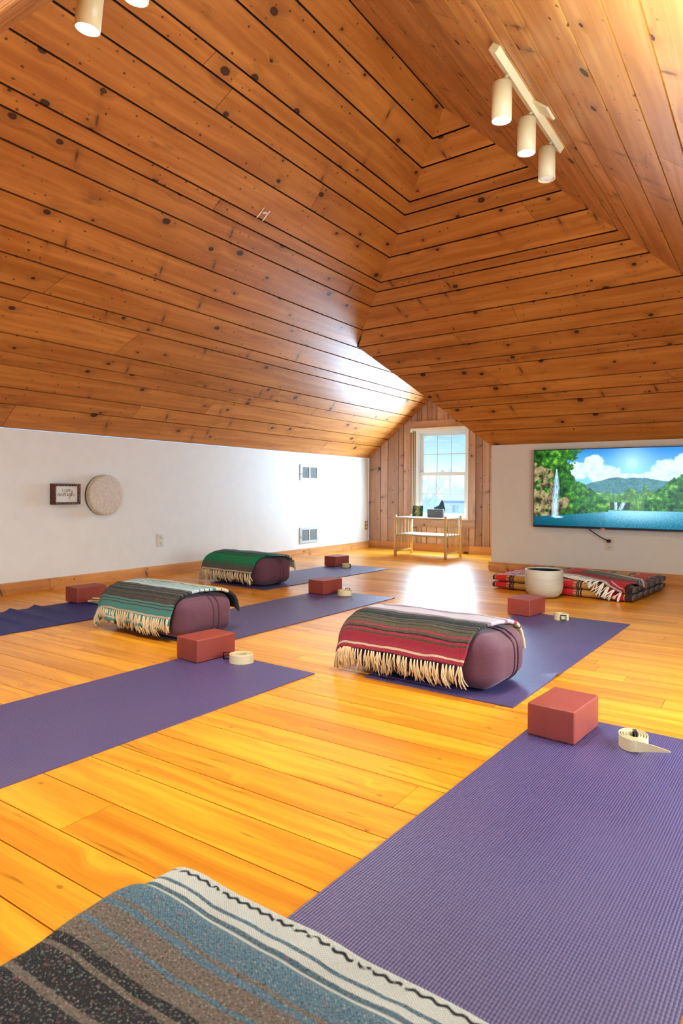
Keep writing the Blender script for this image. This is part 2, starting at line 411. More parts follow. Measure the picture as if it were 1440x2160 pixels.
# ---- near slope (over the camera) and the low ceiling behind it
nN = V((0, SN, -1)).normalized()
m = MB()
zl = [z for z in ZS if z > ZCEIL_N] + [ZCEIL_N]
for z1, z0 in zip(zl[:-1], zl[1:]):
    boards(m, (xl_(z0), yn_(z0), z0), (xr_(z0), yn_(z0), z0), (xl_(z1), yn_(z1), z1), (xr_(z1), yn_(z1), z1), nN)
backing(m, [(xl_(ZCEIL_N), YNR, ZCEIL_N), (xr_(ZCEIL_N), YNR, ZCEIL_N), (XRIDGE, yn_(ZR), ZR)], nN)
m.face([(xl_(ZCEIL_N), YNR, ZCEIL_N), (xr_(ZCEIL_N), YNR, ZCEIL_N), (xr_(ZCEIL_N), YREAR, ZCEIL_N), (xl_(ZCEIL_N), YREAR, ZCEIL_N)], None, 0)
struct(m.build('ceiling_near', [MAT['pine'], MAT['groove']]), 'pine board ceiling at the upper left corner over the near end', 'ceiling')

# ---- nook right slope
m = MB()
zn = [z for z in ZS if z < ZTOPN]; zn = [ZTOPN] + zn
nk = V((-(ZTOPN - ZK), 0, -(XR_TV - XN))).normalized()
for z1, z0 in zip(zn[:-1], zn[1:]):
    a, b = endL(z0), endL(z1)
    boards(m, a + V((.0, .03, 0)), (a.x, YB, z0), b + V((0, .03, 0)), (b.x, YB, z1), nk, single=True)
backing(m, [endL(ZK) + V((0, .04, 0)), (XR_TV, YB, ZK), (XN, YB, ZTOPN), endL(ZTOPN) + V((0, .04, 0))], nk)
struct(m.build('ceiling_nook', [MAT['pine'], MAT['groove']]), 'pine ceiling of the window nook behind the television wall', 'ceiling')

# ---- floor
m = MB()
ys = [-1.6, -1.45, -1.3, -1.17, -1.02, -.9, -.75, -.62, -.47, -.33, -.2, -.06, .08, .2, .34, .46, .56, .68, .788, .888, 1.039, 1.184, 1.285, 1.42, 1.566, 1.678, 1.819]
while ys[-1] < YB - .2: ys.append(ys[-1] + random.choice((.1, .115, .13, .14, .15, .1)))
ys.append(YB)
for y0, y1 in zip(ys[:-1], ys[1:]):
    boards(m, (XL, y0, 0), (XRW, y0, 0), (XL, y1, 0), (XRW, y1, 0), (0, 0, 1), gap=.0014, depth=.004, lmin=.9, lmax=2.6, butt=.0007)
m.face([(XL, YREAR, -.003), (XRW, YREAR, -.003), (XRW, YB, -.003), (XL, YB, -.003)], None, 1)
m.face([(XL, YREAR, -.06), (XL, YB, -.06), (XRW, YB, -.06), (XRW, YREAR, -.06)], None, 1)
struct(m.build('floor', [MAT['floor'], MAT['groove']]), 'glossy amber wood plank floor', 'floor')

# ---- walls
struct(box('wall_left', (XL - .06, (YREAR + YB) / 2, ZK / 2), (.12, YB - YREAR, ZK), MAT['wall']), 'low white painted knee wall on the left', 'wall')
w = box('wall_television', ((XR_TV + XRW) / 2, YT + .06, ZK / 2 + .008), (XRW - XR_TV, .12, ZK + .016), MAT['wall_warm_lit'])
struct(w, 'painted wall behind the television, warm light put into its cream tint', 'wall')
struct(box('wall_nook', (XR_TV + .05, (YT + .12 + YB) / 2, ZK / 2), (.10, YB - YT - .12, ZK), MAT['wall_warm_lit']), 'side wall of the window nook', 'wall')
struct(box('wall_right', (XRW + .06, (YREAR + YT) / 2, ZK / 2), (.12, YT - YREAR, ZK), MAT['wall']), 'knee wall on the right', 'wall')
struct(box('wall_rear', ((XL + XRW) / 2, YREAR - .06, .9), (XRW - XL, .12, 1.8), MAT['wall']), 'wall behind the viewpoint', 'wall')

# window wall: vertical tongue and groove pine with the opening
OX0, OX1, OZ0, OZ1 = -4.005, -3.262, .425, 1.585
m = MB()
def gable(x): return ZK + (x - XL) * T if x < XN else ZTOPN - (x - XN) * (ZTOPN - ZK) / (XR_TV - XN)
cols = [XL, -4.557, -4.443, -4.28, -4.204, -4.093, OX0, -3.933, -3.856, -3.713, -3.56, -3.46, -3.36, OX1, -3.18, -3.09, -2.989, -2.8, -2.68, -2.52, XR_TV]
nb = V((0, -1, 0))
for a, b in zip(cols[:-1], cols[1:]):
    segs = [(0., None)] if not (a >= OX0 - 1e-4 and b <= OX1 + 1e-4) else [(0., OZ0), (OZ1, None)]
    for z0, z1 in segs:
        ta, tb = (gable(a), gable(b)) if z1 is None else (z1, z1)
        mid = z1 is None and a < XN < b
        boards(m, (a, YB, z0), (a, YB, ta), (b, YB, z0), (b, YB, tb), nb, gap=.0035, single=True)
for x0, x1, z0, z1 in ((XL, OX0, 0, ZTOPN), (OX1, XR_TV, 0, ZTOPN), (OX0, OX1, 0, OZ0), (OX0, OX1, OZ1, ZTOPN)):
    backing(m, [(x0, YB, z0), (x1, YB, z0), (x1, YB, z1), (x0, YB, z1)], nb)
struct(m.build('wall_back', [MAT['pine_wall'], MAT['groove']]), 'vertical knotty pine board wall around the window', 'wall')

# baseboards
def baseboard(name, a, b, axis, label):
    return struct(wood_box(name, a, b, MAT['pine_trim'], None, axis), label, 'baseboard')
for i, (y0, y1) in enumerate(((YREAR, 2.95), (2.953, 5.4), (5.403, YB - .022))):
    baseboard('baseboard_left' + ('' if i == 0 else '.%03d' % i), (XL, y0, 0), (XL + .02, y1, .088), 1, 'amber pine baseboard along the white knee wall')
baseboard('baseboard_television', (XR_TV - .022, YT - .022, 0), (XRW, YT, .085), 0, 'amber pine baseboard under the television')
baseboard('baseboard_back', (XL, YB - .022, 0), (-3.25, YB, .1), 0, 'pine baseboard under the window')
baseboard('baseboard_back.001', (-3.247, YB - .022, 0), (XR_TV, YB, .1), 0, 'pine baseboard right of the window')
baseboard('baseboard_nook', (XR_TV - .022, YT, 0), (XR_TV, YB - .022, .085), 1, 'pine baseboard round the corner of the television wall')

# ---- window
win = bpy.data.objects.new('window_1', None); C.objects.link(win); struct(win, 'white double hung window with six panes per sash in the nook', 'window')
cw = .088
for nm, a, b, ax in (('casing', (OX0 - cw, YB - .024, OZ0 - .0), (OX0, YB - .002, OZ1), 2), ('casing', (OX1, YB - .024, OZ0), (OX1 + cw, YB - .002, OZ1), 2),
                     ('casing', (OX0 - cw, YB - .024, OZ1), (OX1 + cw, YB - .002, OZ1 + .125), 0), ('casing', (OX0 - cw, YB - .024, OZ0 - .105), (OX1 + cw, YB - .002, OZ0), 0)):
    wood_box(nm, a, b, MAT['pine_wall'], win, ax)
def frame_obj(name, x0, x1, z0, z1, y, wl, wr, wb, wt, d, mat, parent):
    bm = bmesh.new()
    bm_box(bm, x0 + wl / 2, y, (z0 + z1) / 2, wl, d, z1 - z0, .004); bm_box(bm, x1 - wr / 2, y, (z0 + z1) / 2, wr, d, z1 - z0, .004)
    bm_box(bm, (x0 + x1) / 2, y, z0 + wb / 2, x1 - x0 - wl - wr, d, wb, .004); bm_box(bm, (x0 + x1) / 2, y, z1 - wt / 2, x1 - x0 - wl - wr, d, wt, .004)
    return from_bm(name, bm, mat, parent)
frame_obj('frame', OX0, OX1, OZ0, OZ1, YB + .02, .038, .03, .03, .035, .11, MAT['white'], win)
zm = 1.015
sx0, sx1 = OX0 + .038, OX1 - .03
def glass_mat():
    t = NT('window_glass'); tr = t.n('BsdfTransparent'); g = t.n('BsdfGlossy'); g.inputs['Roughness'].default_value = .02
    mx = t.n('MixShader'); mx.inputs[0].default_value = .06
    t.t.links.new(tr.outputs[0], mx.inputs[1]); t.t.links.new(g.outputs[0], mx.inputs[2]); t.t.links.new(mx.outputs[0], t.out.inputs[0]); return t.m
MAT['glass'] = glass_mat()
for nm, z0, z1, y, wt, wb in (('upper_sash', zm - .02, OZ1 - .035, YB + .05, .04, .035), ('lower_sash', OZ0 + .03, zm + .018, YB + .018, .042, .05)):
    s = frame_obj(nm, sx0, sx1, z0, z1, y, .042, .04, wb, wt, .028, MAT['white'], win)
    gx0, gx1, gz0, gz1 = sx0 + .042, sx1 - .04, z0 + wb, z1 - wt
    box('pane', ((gx0 + gx1) / 2, y, (gz0 + gz1) / 2), (gx1 - gx0 + .006, .004, gz1 - gz0 + .006), MAT['glass'], s)
    bm = bmesh.new()
    for k in (1, 2): bm_box(bm, gx0 + (gx1 - gx0) * k / 3, y - .005, (gz0 + gz1) / 2, .009, .006, gz1 - gz0, .002)
    bm_box(bm, (gx0 + gx1) / 2, y - .005, (gz0 + gz1) / 2, gx1 - gx0, .006, .009, .002)
    from_bm('grille', bm, MAT['fixture'], s)
lk = bpy.data.objects.new('sash_lock', bpy.data.meshes.new('sash_lock')); bm = bmesh.new()
bm_box(bm, -3.63, YB + .005, zm + .026, .06, .02, .012, .004); bm_box(bm, -3.63, YB + .0, zm + .038, .02, .014, .016, .004)
C.objects.link(lk); bm.to_mesh(lk.data); bm.free(); lk.data.materials.append(MAT['white']); lk.parent = win
bm = bmesh.new(); bm_box(bm, (OX0 + OX1) / 2 - .02, YB - .045, OZ1 + .012, OX1 - OX0 + .09, .035, .035, .006); bm_box(bm, OX0 - .05, YB - .05, OZ1 + .0, .03, .045, .05, .004)
from_bm('blind_headrail', bm, MAT['white'], win)
for x in (OX0 - .045, OX0 - .02): tube('blind_rail', [(x, YB - .034, OZ0 - .01), (x, YB - .034, OZ1)], .007, MAT['plate'], win)

# ---- outdoors seen through the window
sn = MB()
N = 24
def sh(x, y): return -4.6 + .5 * noise.noise(V((x * .03, y * .03, 0))) + max(0, (y - 60) * .012)
for i in range(N):
    for j in range(N):
        xs = [-200 + 260 * k / N for k in (i, i + 1)]; yy = [16 + 240 * k / N for k in (j, j + 1)]
        sn.face([(xs[0], yy[0], sh(xs[0], yy[0])), (xs[1], yy[0], sh(xs[1], yy[0])), (xs[1], yy[1], sh(xs[1], yy[1])), (xs[0], yy[1], sh(xs[0], yy[1]))])
struct(sn.build('ground', MAT['snow'], None, True, True), 'snow covered ground outside the window', 'ground')
def bare_tree(seed):
    random.seed(seed); bm = bmesh.new()
    def br(p, d, L, r, lev):
        q = p + d * L; tube_bm(bm, [p, p.lerp(q, .5) + V((random.uniform(-.1, .1), 0, 0)) * L * .3, q], r, 4, False, [1, .85, .65])
        if lev == 0: return
        for _ in range(3 if lev > 1 else 5):
            a = (d + V((random.uniform(-.8, .8), random.uniform(-.8, .8), random.uniform(-.1, .5)))).normalized()
            br(p.lerp(q, random.uniform(.55, 1.)), a, L * random.uniform(.5, .75), r * .55, lev - 1)
    br(V((0, 0, -.3)), V((0, 0, 1)), 3.2, .13, 4)
    return bm
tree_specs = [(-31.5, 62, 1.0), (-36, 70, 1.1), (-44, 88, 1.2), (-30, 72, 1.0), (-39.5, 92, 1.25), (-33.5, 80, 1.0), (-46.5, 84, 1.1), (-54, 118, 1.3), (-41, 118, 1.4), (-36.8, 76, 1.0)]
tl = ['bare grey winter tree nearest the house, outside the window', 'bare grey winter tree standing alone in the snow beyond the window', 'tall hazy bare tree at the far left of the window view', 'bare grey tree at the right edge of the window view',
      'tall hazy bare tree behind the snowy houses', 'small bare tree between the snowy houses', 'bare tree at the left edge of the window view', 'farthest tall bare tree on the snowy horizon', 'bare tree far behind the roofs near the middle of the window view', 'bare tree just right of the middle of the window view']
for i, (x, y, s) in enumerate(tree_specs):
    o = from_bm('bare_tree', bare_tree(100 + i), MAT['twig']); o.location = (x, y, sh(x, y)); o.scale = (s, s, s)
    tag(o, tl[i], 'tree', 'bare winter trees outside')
random.seed(5)
def house(x, y, w, label):
    h = thing('house', label, 'house', (x, y, sh(x, y) - .3), .3)
    box('wall', (0, 0, 1.6), (w, 7, 3.2), MAT['siding'], h)
    m = MB(); a, b = w / 2 + .4, 3.9
    m.face([(-a, -b, 3.1), (a, -b, 3.1), (a, 0, 5.4), (-a, 0, 5.4)]); m.face([(-a, 0, 5.4), (a, 0, 5.4), (a, b, 3.1), (-a, b, 3.1)])
    m.face([(-a, -b, 3.1), (-a, 0, 5.4), (-a, b, 3.1)]); m.face([(a, -b, 3.1), (a, b, 3.1), (a, 0, 5.4)])
    m.build('roof', MAT['snow'], h)
    for k in (-.3, .1, .35): box('window', (w * k, -3.52, 1.7), (1., .06, 1.3), MAT['vent'], h)
house(-30, 100, 9, 'pale house with snowy roof at the right of the window view')
house(-46, 112, 11, 'pale house with snowy roof at the left of the window view')

# ------------------------------------------------------------------ things on the walls
# framed sign
fr = thing('framed_sign', 'small dark wood framed sign reading I am enough on white wall', 'sign', (XL, 3.075, .747))
fw, fh, fd = .236, .165, .052
bm = bmesh.new()
for c, s in (((fd / 2, -fw / 2 + .009, 0), (fd, .018, fh)), ((fd / 2, fw / 2 - .009, 0), (fd, .018, fh)), ((fd / 2, 0, fh / 2 - .009), (fd, fw - .036, .018)), ((fd / 2, 0, -fh / 2 + .009), (fd, fw - .036, .018))):
    bm_box(bm, *c, *s, .002)
from_bm('frame', bm, MAT['walnut'], fr)
def rope_mat():
    t = NT('woven_rope_trim'); o = t.sep(t.coord('Object'))
    f = t.math('SINE', t.math('MULTIPLY', t.math('ADD', t.math('ADD', o[1], o[2]), t.math('MULTIPLY', t.noise(t.coord('Object'), 60.), .03)), 330.))
    return t.pbr(t.mix(t.step(f, -.3, .3), (.03, .014, .009), (.30, .20, .15)), .7)
MAT['rope'] = rope_mat()
bm = bmesh.new()
for c, s in (((fd, -fw / 2 + .014, 0), (.004, .012, fh - .01)), ((fd, fw / 2 - .014, 0), (.004, .012, fh - .01)), ((fd, 0, fh / 2 - .01), (.004, fw - .04, .012)), ((fd, 0, -fh / 2 + .01), (.004, fw - .04, .012))):
    bm_box(bm, *c, *s)
from_bm('trim', bm, MAT['rope'], fr)
box('print', (fd - .02, 0, 0), (.004, fw - .034, fh - .034), MAT['paper'], fr)
# hand lettering: strokes in a 100 x 60 field (x right, y up)
def arc(cx, cy, rx, ry, a0, a1, n=14): return [(cx + rx * math.cos(math.radians(a0 + (a1 - a0) * k / n)), cy + ry * math.sin(math.radians(a0 + (a1 - a0) * k / n))) for k in range(n + 1)]
def spl(pts, n=8):
    out = []
    P = [pts[0]] + pts + [pts[-1]]
    for i in range(1, len(P) - 2):
        for k in range(n):
            t_ = k / n; a, b, c, d = P[i - 1:i + 3]
            out.append(tuple(.5 * (2 * b[j] + (c[j] - a[j]) * t_ + (2 * a[j] - 5 * b[j] + 4 * c[j] - d[j]) * t_ ** 2 + (3 * b[j] - a[j] - 3 * c[j] + d[j]) * t_ ** 3) for j in range(2)))
    return out + [pts[-1]]
S = []
S += [[(31, 44), (31, 31)], [(29.3, 44), (32.7, 44)], [(29.3, 31), (32.7, 31)]]
S += [arc(46, 37, 6, 6, 0, 360, 20), [(52, 43), (52, 31)]]
S += [[(56.5, 43), (56.5, 31)], spl([(56.5, 39), (58.5, 42.5), (61.5, 43), (63.5, 40.5), (63.7, 31)]), spl([(63.7, 39), (65.7, 42.5), (68.7, 43), (70.7, 40.5), (71, 31)])]
S += [spl([(5, 17), (10, 19), (15, 24), (13.5, 28), (9, 27), (6.5, 20), (9, 14), (14, 13.5), (17, 17), (18.5, 24), (18, 14), (21, 22), (25, 25), (27.5, 22), (27, 14), (29.5, 14.5), (34, 19),
           (40, 25), (35, 25), (32, 19), (35, 14), (40, 15), (42.5, 20), (40, 25), (37, 27), (43, 25), (47, 25), (46.5, 17), (49.5, 14), (54, 17), (56, 25), (55.5, 15), (58, 14.5), (63, 20),
           (69, 25), (64, 25), (61.5, 19), (64, 14.5), (69, 18), (70.3, 25), (69.5, 9), (66, 2), (61.5, 3), (63, 8), (70, 14), (76, 22), (80, 32), (79, 37), (75.5, 35), (75, 24), (74.5, 13),
           (76.5, 21), (81, 24.5), (84, 22), (84, 15), (87, 13.5), (90, 18), (92, 20)], 6)]
bm = bmesh.new(); sc_ = .00177
for st in S: tube_bm(bm, [(fd - .0175, (x - 48.5) * sc_, (y - 26) * sc_ + .006) for x, y in st], .0012, 5)
from_bm('lettering', bm, MAT['ink'], fr)

# frame drum
def hide_mat():
    t = NT('rawhide_drum_skin'); o = t.coord('Object'); f = t.noise(o, 45., 4., .65); g = t.voro(o, 55., 1., 'DISTANCE_TO_EDGE', '3D')['Distance']
    c = t.mix(t.step(f, .35, .65), (.66, .59, .51), (.76, .70, .62)); c = t.mix(t.math('MULTIPLY', t.step(g, .05, .0), .25), c, (.40, .32, .24))
    return t.pbr(c, .65, t.bump(f, .3, .002))
MAT['hide'] = hide_mat()
dr = thing('frame_drum', 'round rawhide frame drum with red wood rim on white wall', 'drum', (XL, 3.43, .738))
MX = Matrix.Rotation(PI / 2, 3, 'Y')
lathe('rim', [(.150, .0), (.162, .0), (.164, .006), (.164, .060), (.150, .060), (.150, .0)], MAT['walnut'], dr, 64, M=MX)
lathe('drum_skin', [(.1665, .026), (.1675, .034), (.1680, .062), (.164, .069), (.150, .0705), (.08, .0715), (.0, .072)], MAT['hide'], dr, 64, M=MX)
lathe('skin_band', [(.1662, .022), (.1695, .024), (.1695, .034), (.1675, .036)], MAT['strap'], dr, 64, M=MX)

# return air vents
def vent(z, label):
    vt = thing('wall_vent', label, 'vent', (XL, 6.34, z), 0, 'wall vents')
    w, h = .375, .19
    bm = bmesh.new(); d = .012
    for c, s in (((d / 2, -w / 2 + .02, 0), (d, .04, h)), ((d / 2, w / 2 - .02, 0), (d, .04, h)), ((d / 2, 0, h / 2 - .015), (d, w - .08, .03)), ((d / 2, 0, -h / 2 + .015), (d, w - .08, .03)), ((d / 2, 0, 0), (d, .02, h - .06))):
        bm_box(bm, *c, *s, .002)
    from_bm('frame', bm, MAT['vent_frame'], vt)
    for sgn in (-1, 1):
        bm = bmesh.new()
        for k in range(13): bm_box(bm, .004, sgn * (w / 2 - .04 + .01) / 2, -h / 2 + .034 + k * .0101, .010, w / 2 - .052, .0035, 0, 1, Matrix.Rotation(.7, 3, 'Y'))
        bm_box(bm, .0006, sgn * (w / 2 - .04 + .01) / 2, 0, .001, w / 2 - .05, h - .06)
        from_bm('louver', bm, MAT['vent'], vt)
    bm = bmesh.new(); tube_bm(bm, [(.012, -w / 2 + .018, -.01), (.028, -w / 2 + .012, -.03)], .004, 6); from_bm('lever', bm, MAT['vent'], vt)
vent(1.003, 'upper of the two white metal wall vents')
vent(.247, 'lower white metal wall vent just above the baseboard')

def outlet(name, label, loc, rz, plate, face, plug=False):
    o = thing(name, label, 'outlet', loc, rz)
    box('cover_plate', (.004, 0, 0), (.008, .072, .116), plate, o, .003)
    for z in (-.026, .026):
        r = lathe('receptacle', [(.0165, .007), (.0165, .0105), (.0, .0105)], face, o, 20, (0, 0, z), Matrix.Rotation(PI / 2, 3, 'Y'))
        bm = bmesh.new()
        for y in (-.006, .006): bm_box(bm, .0105, y, z + .004, .001, .0022, .009)
        bm_box(bm, .0105, 0, z - .007, .001, .005, .005)
        from_bm('slot', bm, MAT['dark_slot'], r)
    return o
outlet('wall_outlet', 'white duplex outlet on the white wall below the drum', (XL, 4.06, .32), 0, MAT['plate'], MAT['plate'])
outlet('wall_outlet', 'brass plated outlet low on the white wall beside the nook corner', (XL, 7.655, .31), 0, MAT['brass'], MAT['plate'])
outlet('wall_outlet', 'cream outlet under the television with a black plug in it', (-1.283, YT, .322), -PI / 2, MAT['plate_cream'], MAT['plate'])

# ------------------------------------------------------------------ television
TX0, TX1, TZ0, TZ1, TY = -1.955, -.655, .455, 1.185, YT - .075
tv = thing('television', 'large flat television showing a waterfall lake landscape on cream wall', 'television', ((TX0 + TX1) / 2, TY, (TZ0 + TZ1) / 2))
tw, th = TX1 - TX0, TZ1 - TZ0
bm = bmesh.new()
bm_box(bm, 0, .018, 0, tw, .036, th, .004); bm_box(bm, 0, .052, -.05, tw * .7, .034, th * .6, .008)
from_bm('housing', bm, MAT['black'], tv)
box('bottom_bezel', (0, -.004, -th / 2 + .009), (tw, .010, .018), MAT['black'], tv, .002)
def fbm(x, y, s, o=3, z=0.): return noise.fractal(V((x * s, y * s, z)), 1., 2., o, noise_basis='PERLIN_ORIGINAL')
def lerp3(a, b, t_): t_ = max(0, min(1, t_)); return tuple(p + (q - p) * t_ for p, q in zip(a, b))
def leaf(u, v, light, asp=1.79):
    n1 = fbm(u * asp, v, 20, 4, 2.); n2 = fbm(u * asp, v, 75, 2, 5.); n3 = fbm(u * asp, v, 9, 2, 8.)
    k = .40 + n1 * .50 + n2 * .28 + n3 * .40 + (light - .5) * .7
    c = lerp3((.005, .035, .008), (.10, .28, .015), k * 1.35) if k < .62 else lerp3((.10, .28, .015), (.50, .66, .08), (k - .62) * 2.4)
    return c
def paint(u, v):
    A = 1.79; x = u * A
    c = lerp3((.07, .27, .60), (.38, .65, .88), v / .36)
    d = math.hypot((u - .67) * A, v - .19); c = lerp3(c, (1, 1, 1), math.exp(-(d / .055) ** 2)); c = lerp3(c, (.65, .85, 1.), .75 * math.exp(-(d / .2) ** 2))
    e = fbm(u * A, v, 7, 5, 1.) * .10 + fbm(u * A, v, 26, 3, 1.) * .03
    def cloud(cx, cy, rx, ry): return 1 - math.hypot((u - cx) / rx, (v - cy) / ry)
    cl = max(cloud(.33, .28, .13, .12), cloud(.42, .20, .075, .13), cloud(.47, .32, .14, .11), cloud(.60, .37, .2, .06), cloud(.92, .27, .14, .13), cloud(1.0, .2, .09, .13), cloud(.86, .35, .15, .07))
    cl = cl + e * 2.2
    if cl > 0: c = lerp3(c, lerp3((.62, .72, .82), (1, 1, 1), .5 + fbm(x, v, 14, 3, 3.) + .9 * (.33 - v) + .3), cl * 7)
    hill = .37 + .055 * ((u - .62) / .2) ** 2 * (1 if u < .62 else .5) + fbm(u, 0, 10, 3, 4.) * .012
    hill = min(hill, .37 + .10)
    if v > hill and u > .36:
        k = .45 + fbm(x, v, 40, 3) * .7 + fbm(x, v, 12, 2) * .5
        c = lerp3((.03, .10, .09), (.14, .28, .20), k); c = lerp3(c, (.35, .5, .55), .25)
    # far tree belt
    tb = .56 + fbm(u, 3., 26, 3) * .05 + fbm(u, 3., 80, 2) * .02 - .05 * math.exp(-((u - .66) / .05) ** 2) - .14 * max(0, 1 - abs(u - .757) / .022) + .03 * math.exp(-((u - .6) / .03) ** 2)
    if v > tb and u > .38:
        c = leaf(u, v, .62 if v < .70 else .5); c = lerp3(c, (.55, .65, .25), .18)
        if .53 < u < .66 and .68 < v < .775:
            c = lerp3(c, (.03, .04, .03), .8)
            if abs(u - .567 - .006 * fbm(u, v, 20)) < .010 or abs(u - .607 + (v - .73) * .25) < .014: c = lerp3(c, (.85, .9, .92), .7 + fbm(x, v * .3, 90, 2))
    # right trees
    rt = .62 - (u - .76) * 1.35 + fbm(u, 7., 16, 3) * .05 + fbm(u, 7., 60, 2) * .02
    if u > .745 and v > max(rt, .27): c = leaf(u, v, .52 + .6 * (rt + .14 - v) - .3 * max(0, v - .6))
    water = .785 + (.02 if u < .52 else 0) + (.52 - u) * .16 * (u < .52)
    # left trees
    lt = .345 + (u - .27) * 1.35 + fbm(u, 1., 18, 3) * .06 + fbm(u, 1., 70, 2) * .02
    if u < .30: lt = lt - ((.30 - u) / .06) ** 2 * .12 + .03 * fbm(u, v, 30, 2)
    if v > lt and u < .525: c = leaf(u, v, .62 - .75 * max(0, v - lt - .12) + .25 * (u - .3))
    tree = .31 - v * .17 + fbm(u, v, 14, 3, 6.) * .06 + fbm(u, v, 60, 2, 6.) * .03
    if u < tree and v < .42: c = leaf(u, v, .62 - .5 * v - (0 if u > .06 else .2))
    # cliff
    cf = .135 + .03 * fbm(u, v, 8, 3) + .10 * max(0, v - .6)
    if v > .15 + u * .9 + fbm(u, v, 12, 3) * .05 and u < cf + (.10 if v > .62 else 0):
        k = .5 + fbm(x, v * .6, 16, 4) * .9 + fbm(x, v, 60, 2) * .4
        c = lerp3((.05, .025, .012), (.62, .42, .17), k)
        if fbm(x, v, 9, 2, 12.) > .28: c = leaf(u, v, .35)
    # water
    if v > water:
        t_ = (v - .785) / .21
        sp = fbm(x, v * 2.6, 60, 3) * .55 + fbm(x, v * 2.2, 130, 1) * .35
        c = lerp3((.10, .38, .46), (.005, .16, .22), t_ + .1); glow = math.exp(-((u - .70) / .22) ** 2) * math.exp(-((v - .80) / .11) ** 2)
        c = lerp3(c, (.62, .86, .92), glow * .85 + sp * (.35 + .3 * (u > .45)))
        if u < .5: c = lerp3(c, (.003, .07, .09), .5 * (1 - u / .5) + .2)
    # waterfall
    wx = .155 + .008 * math.sin(v * 5) + .006 * (v - .27); ww = .006 + .022 * min(1, max(0, (v - .25) / .25))
    if .25 < v < .89 and abs(u - wx) < ww:
        k = 1 - abs(u - wx) / ww; c = lerp3(c, (.86, .92, .96), min(1, k * 1.4) * (.75 + fbm(x, v * .12, 130, 2) * .9))
    dd = math.hypot((u - .17) / .05, (v - .885) / .018) + fbm(x, v, 60, 2) * .3
    if dd < 1: c = lerp3(c, (.9, .97, .98), (1 - dd) * 1.6)
    return c
GX, GY = 400, 225
me = bpy.data.meshes.new('screen'); vs = []; fs = []
sz0, sz1 = -th / 2 + .019, th / 2 - .006; sxa, sxb = -tw / 2 + .006, tw / 2 - .006
for j in range(GY + 1):
    for i in range(GX + 1): vs.append((sxa + (sxb - sxa) * i / GX, -.001, sz1 + (sz0 - sz1) * j / GY))
for j in range(GY):
    for i in range(GX): a = j * (GX + 1) + i; fs.append((a + GX + 1, a + GX + 2, a + 1, a))
me.from_pydata(vs, [], fs); ca = me.color_attributes.new('picture', 'FLOAT_COLOR', 'POINT')
for j in range(GY + 1):
    for i in range(GX + 1): ca.data[j * (GX + 1) + i].color = (*paint(i / GX, j / GY), 1)
t = NT('lit_screen'); col = t.attr('picture', 'Color')
MAT['screen'] = t.pbr((.01, .01, .01), .15, Emission_Color=col, Emission_Strength=.72)
link('screen', me, MAT['screen'], tv)
bm = bmesh.new()
for k in range(7): bm_box(bm, -.04 + .0035 + k * .0058, -.0098, -th / 2 + .009, .0042, .001, .0055 if k % 3 else .007)
from_bm('logo', bm, MAT['plate'], tv)
box('power_light', (-.018, -.004, -th / 2 - .003), (.02, .01, .006), MAT['red_led'], tv, .002)
cable = thing('power_cable', 'black power cable running from television down to the cream outlet', 'cable', (-1.283, YT - .03, .35))
cp = []
A_, B_, C_, D_ = V((-.17, -.02, .10)), V((-.13, -.025, .07)), V((-.07, -.03, .03)), V((-.012, -.014, .004))
for k in range(17):
    s = k / 16; cp.append(((1 - s) ** 3) * A_ + 3 * s * (1 - s) ** 2 * B_ + 3 * s * s * (1 - s) * C_ + s ** 3 * D_)
tube('cord', cp, .0042, MAT['black'], cable)
box('plug', (0, .004, -.002), (.03, .03, .028), MAT['black'], cable, .006)

# ------------------------------------------------------------------ track lights
def spot_head(parent, p, mount, lit, tilt=(0, 0)):
    """cylinder head hanging at p (centre of its top), joined by a stem to the mount point; part of the track fixture"""
    r, h = .044, .165
    R = Matrix.Rotation(tilt[0], 3, 'X') @ Matrix.Rotation(tilt[1], 3, 'Y')
    hd = lathe('spot_head', [(.0, 0.), (r * .9, -.001), (r, -.006), (r, -h), (r - .004, -h), (r - .004, -h + .03), (.02, -h + .036), (.0, -h + .036)], MAT['fixture'], parent, 40, p, R)
    tube('stem', [V(p) + V((0, 0, -.002)), (V(p) + V(mount)) / 2 + V((0, 0, .004)), mount], .0085, MAT['fixture'], hd, 10)
    b = R @ V((0, 0, -h + .010))
    lathe('bulb', [(.0, -.010), (.020, -.008), (.034, -.003), (.0385, .003), (.036, .010), (.0, .011)], MAT['glow'] if lit else MAT['white'], hd, 28, V(p) + b, R)
    return V(p) + R @ V((0, 0, -h - .012))
LAMPS = []
# right slope track, runs along y at x about -1.03
xt = -1.005; zt = ZR - CR * (xt - XRIDGE)
rt_ = thing('track_light', 'cream track light with three spotlight heads on the right ceiling slope', 'track light')
nn = V((-CR, 0, -1)).normalized(); ang = math.atan(CR)
Rt = Matrix.Rotation(ang, 3, 'Y')
bm = bmesh.new(); c0 = V((xt, 3.13, zt)) + nn * .016
bm_box(bm, c0.x, c0.y, c0.z, .042, .98, .034, .003, 2, Rt); from_bm('rail', bm, MAT['fixture'], rt_)
c1 = V((xt, 3.15, zt)) + nn * .006 - V((-1, 0, CR)).normalized() * .05
bm = bmesh.new(); bm_box(bm, c1.x, c1.y, c1.z, .12, .12, .012, .003, 2, Rt); from_bm('canopy_plate', bm, MAT['fixture'], rt_)
for y, lit, tl_ in ((2.83, 1, (.05, .03)), (3.17, 1, (.04, .02)), (3.50, 0, (.0, .0))):
    mnt = V((xt, y, zt)) + nn * .03
    LAMPS.append((spot_head(rt_, mnt + V((-.018, -.02, -.04)), mnt, lit, tl_), lit))
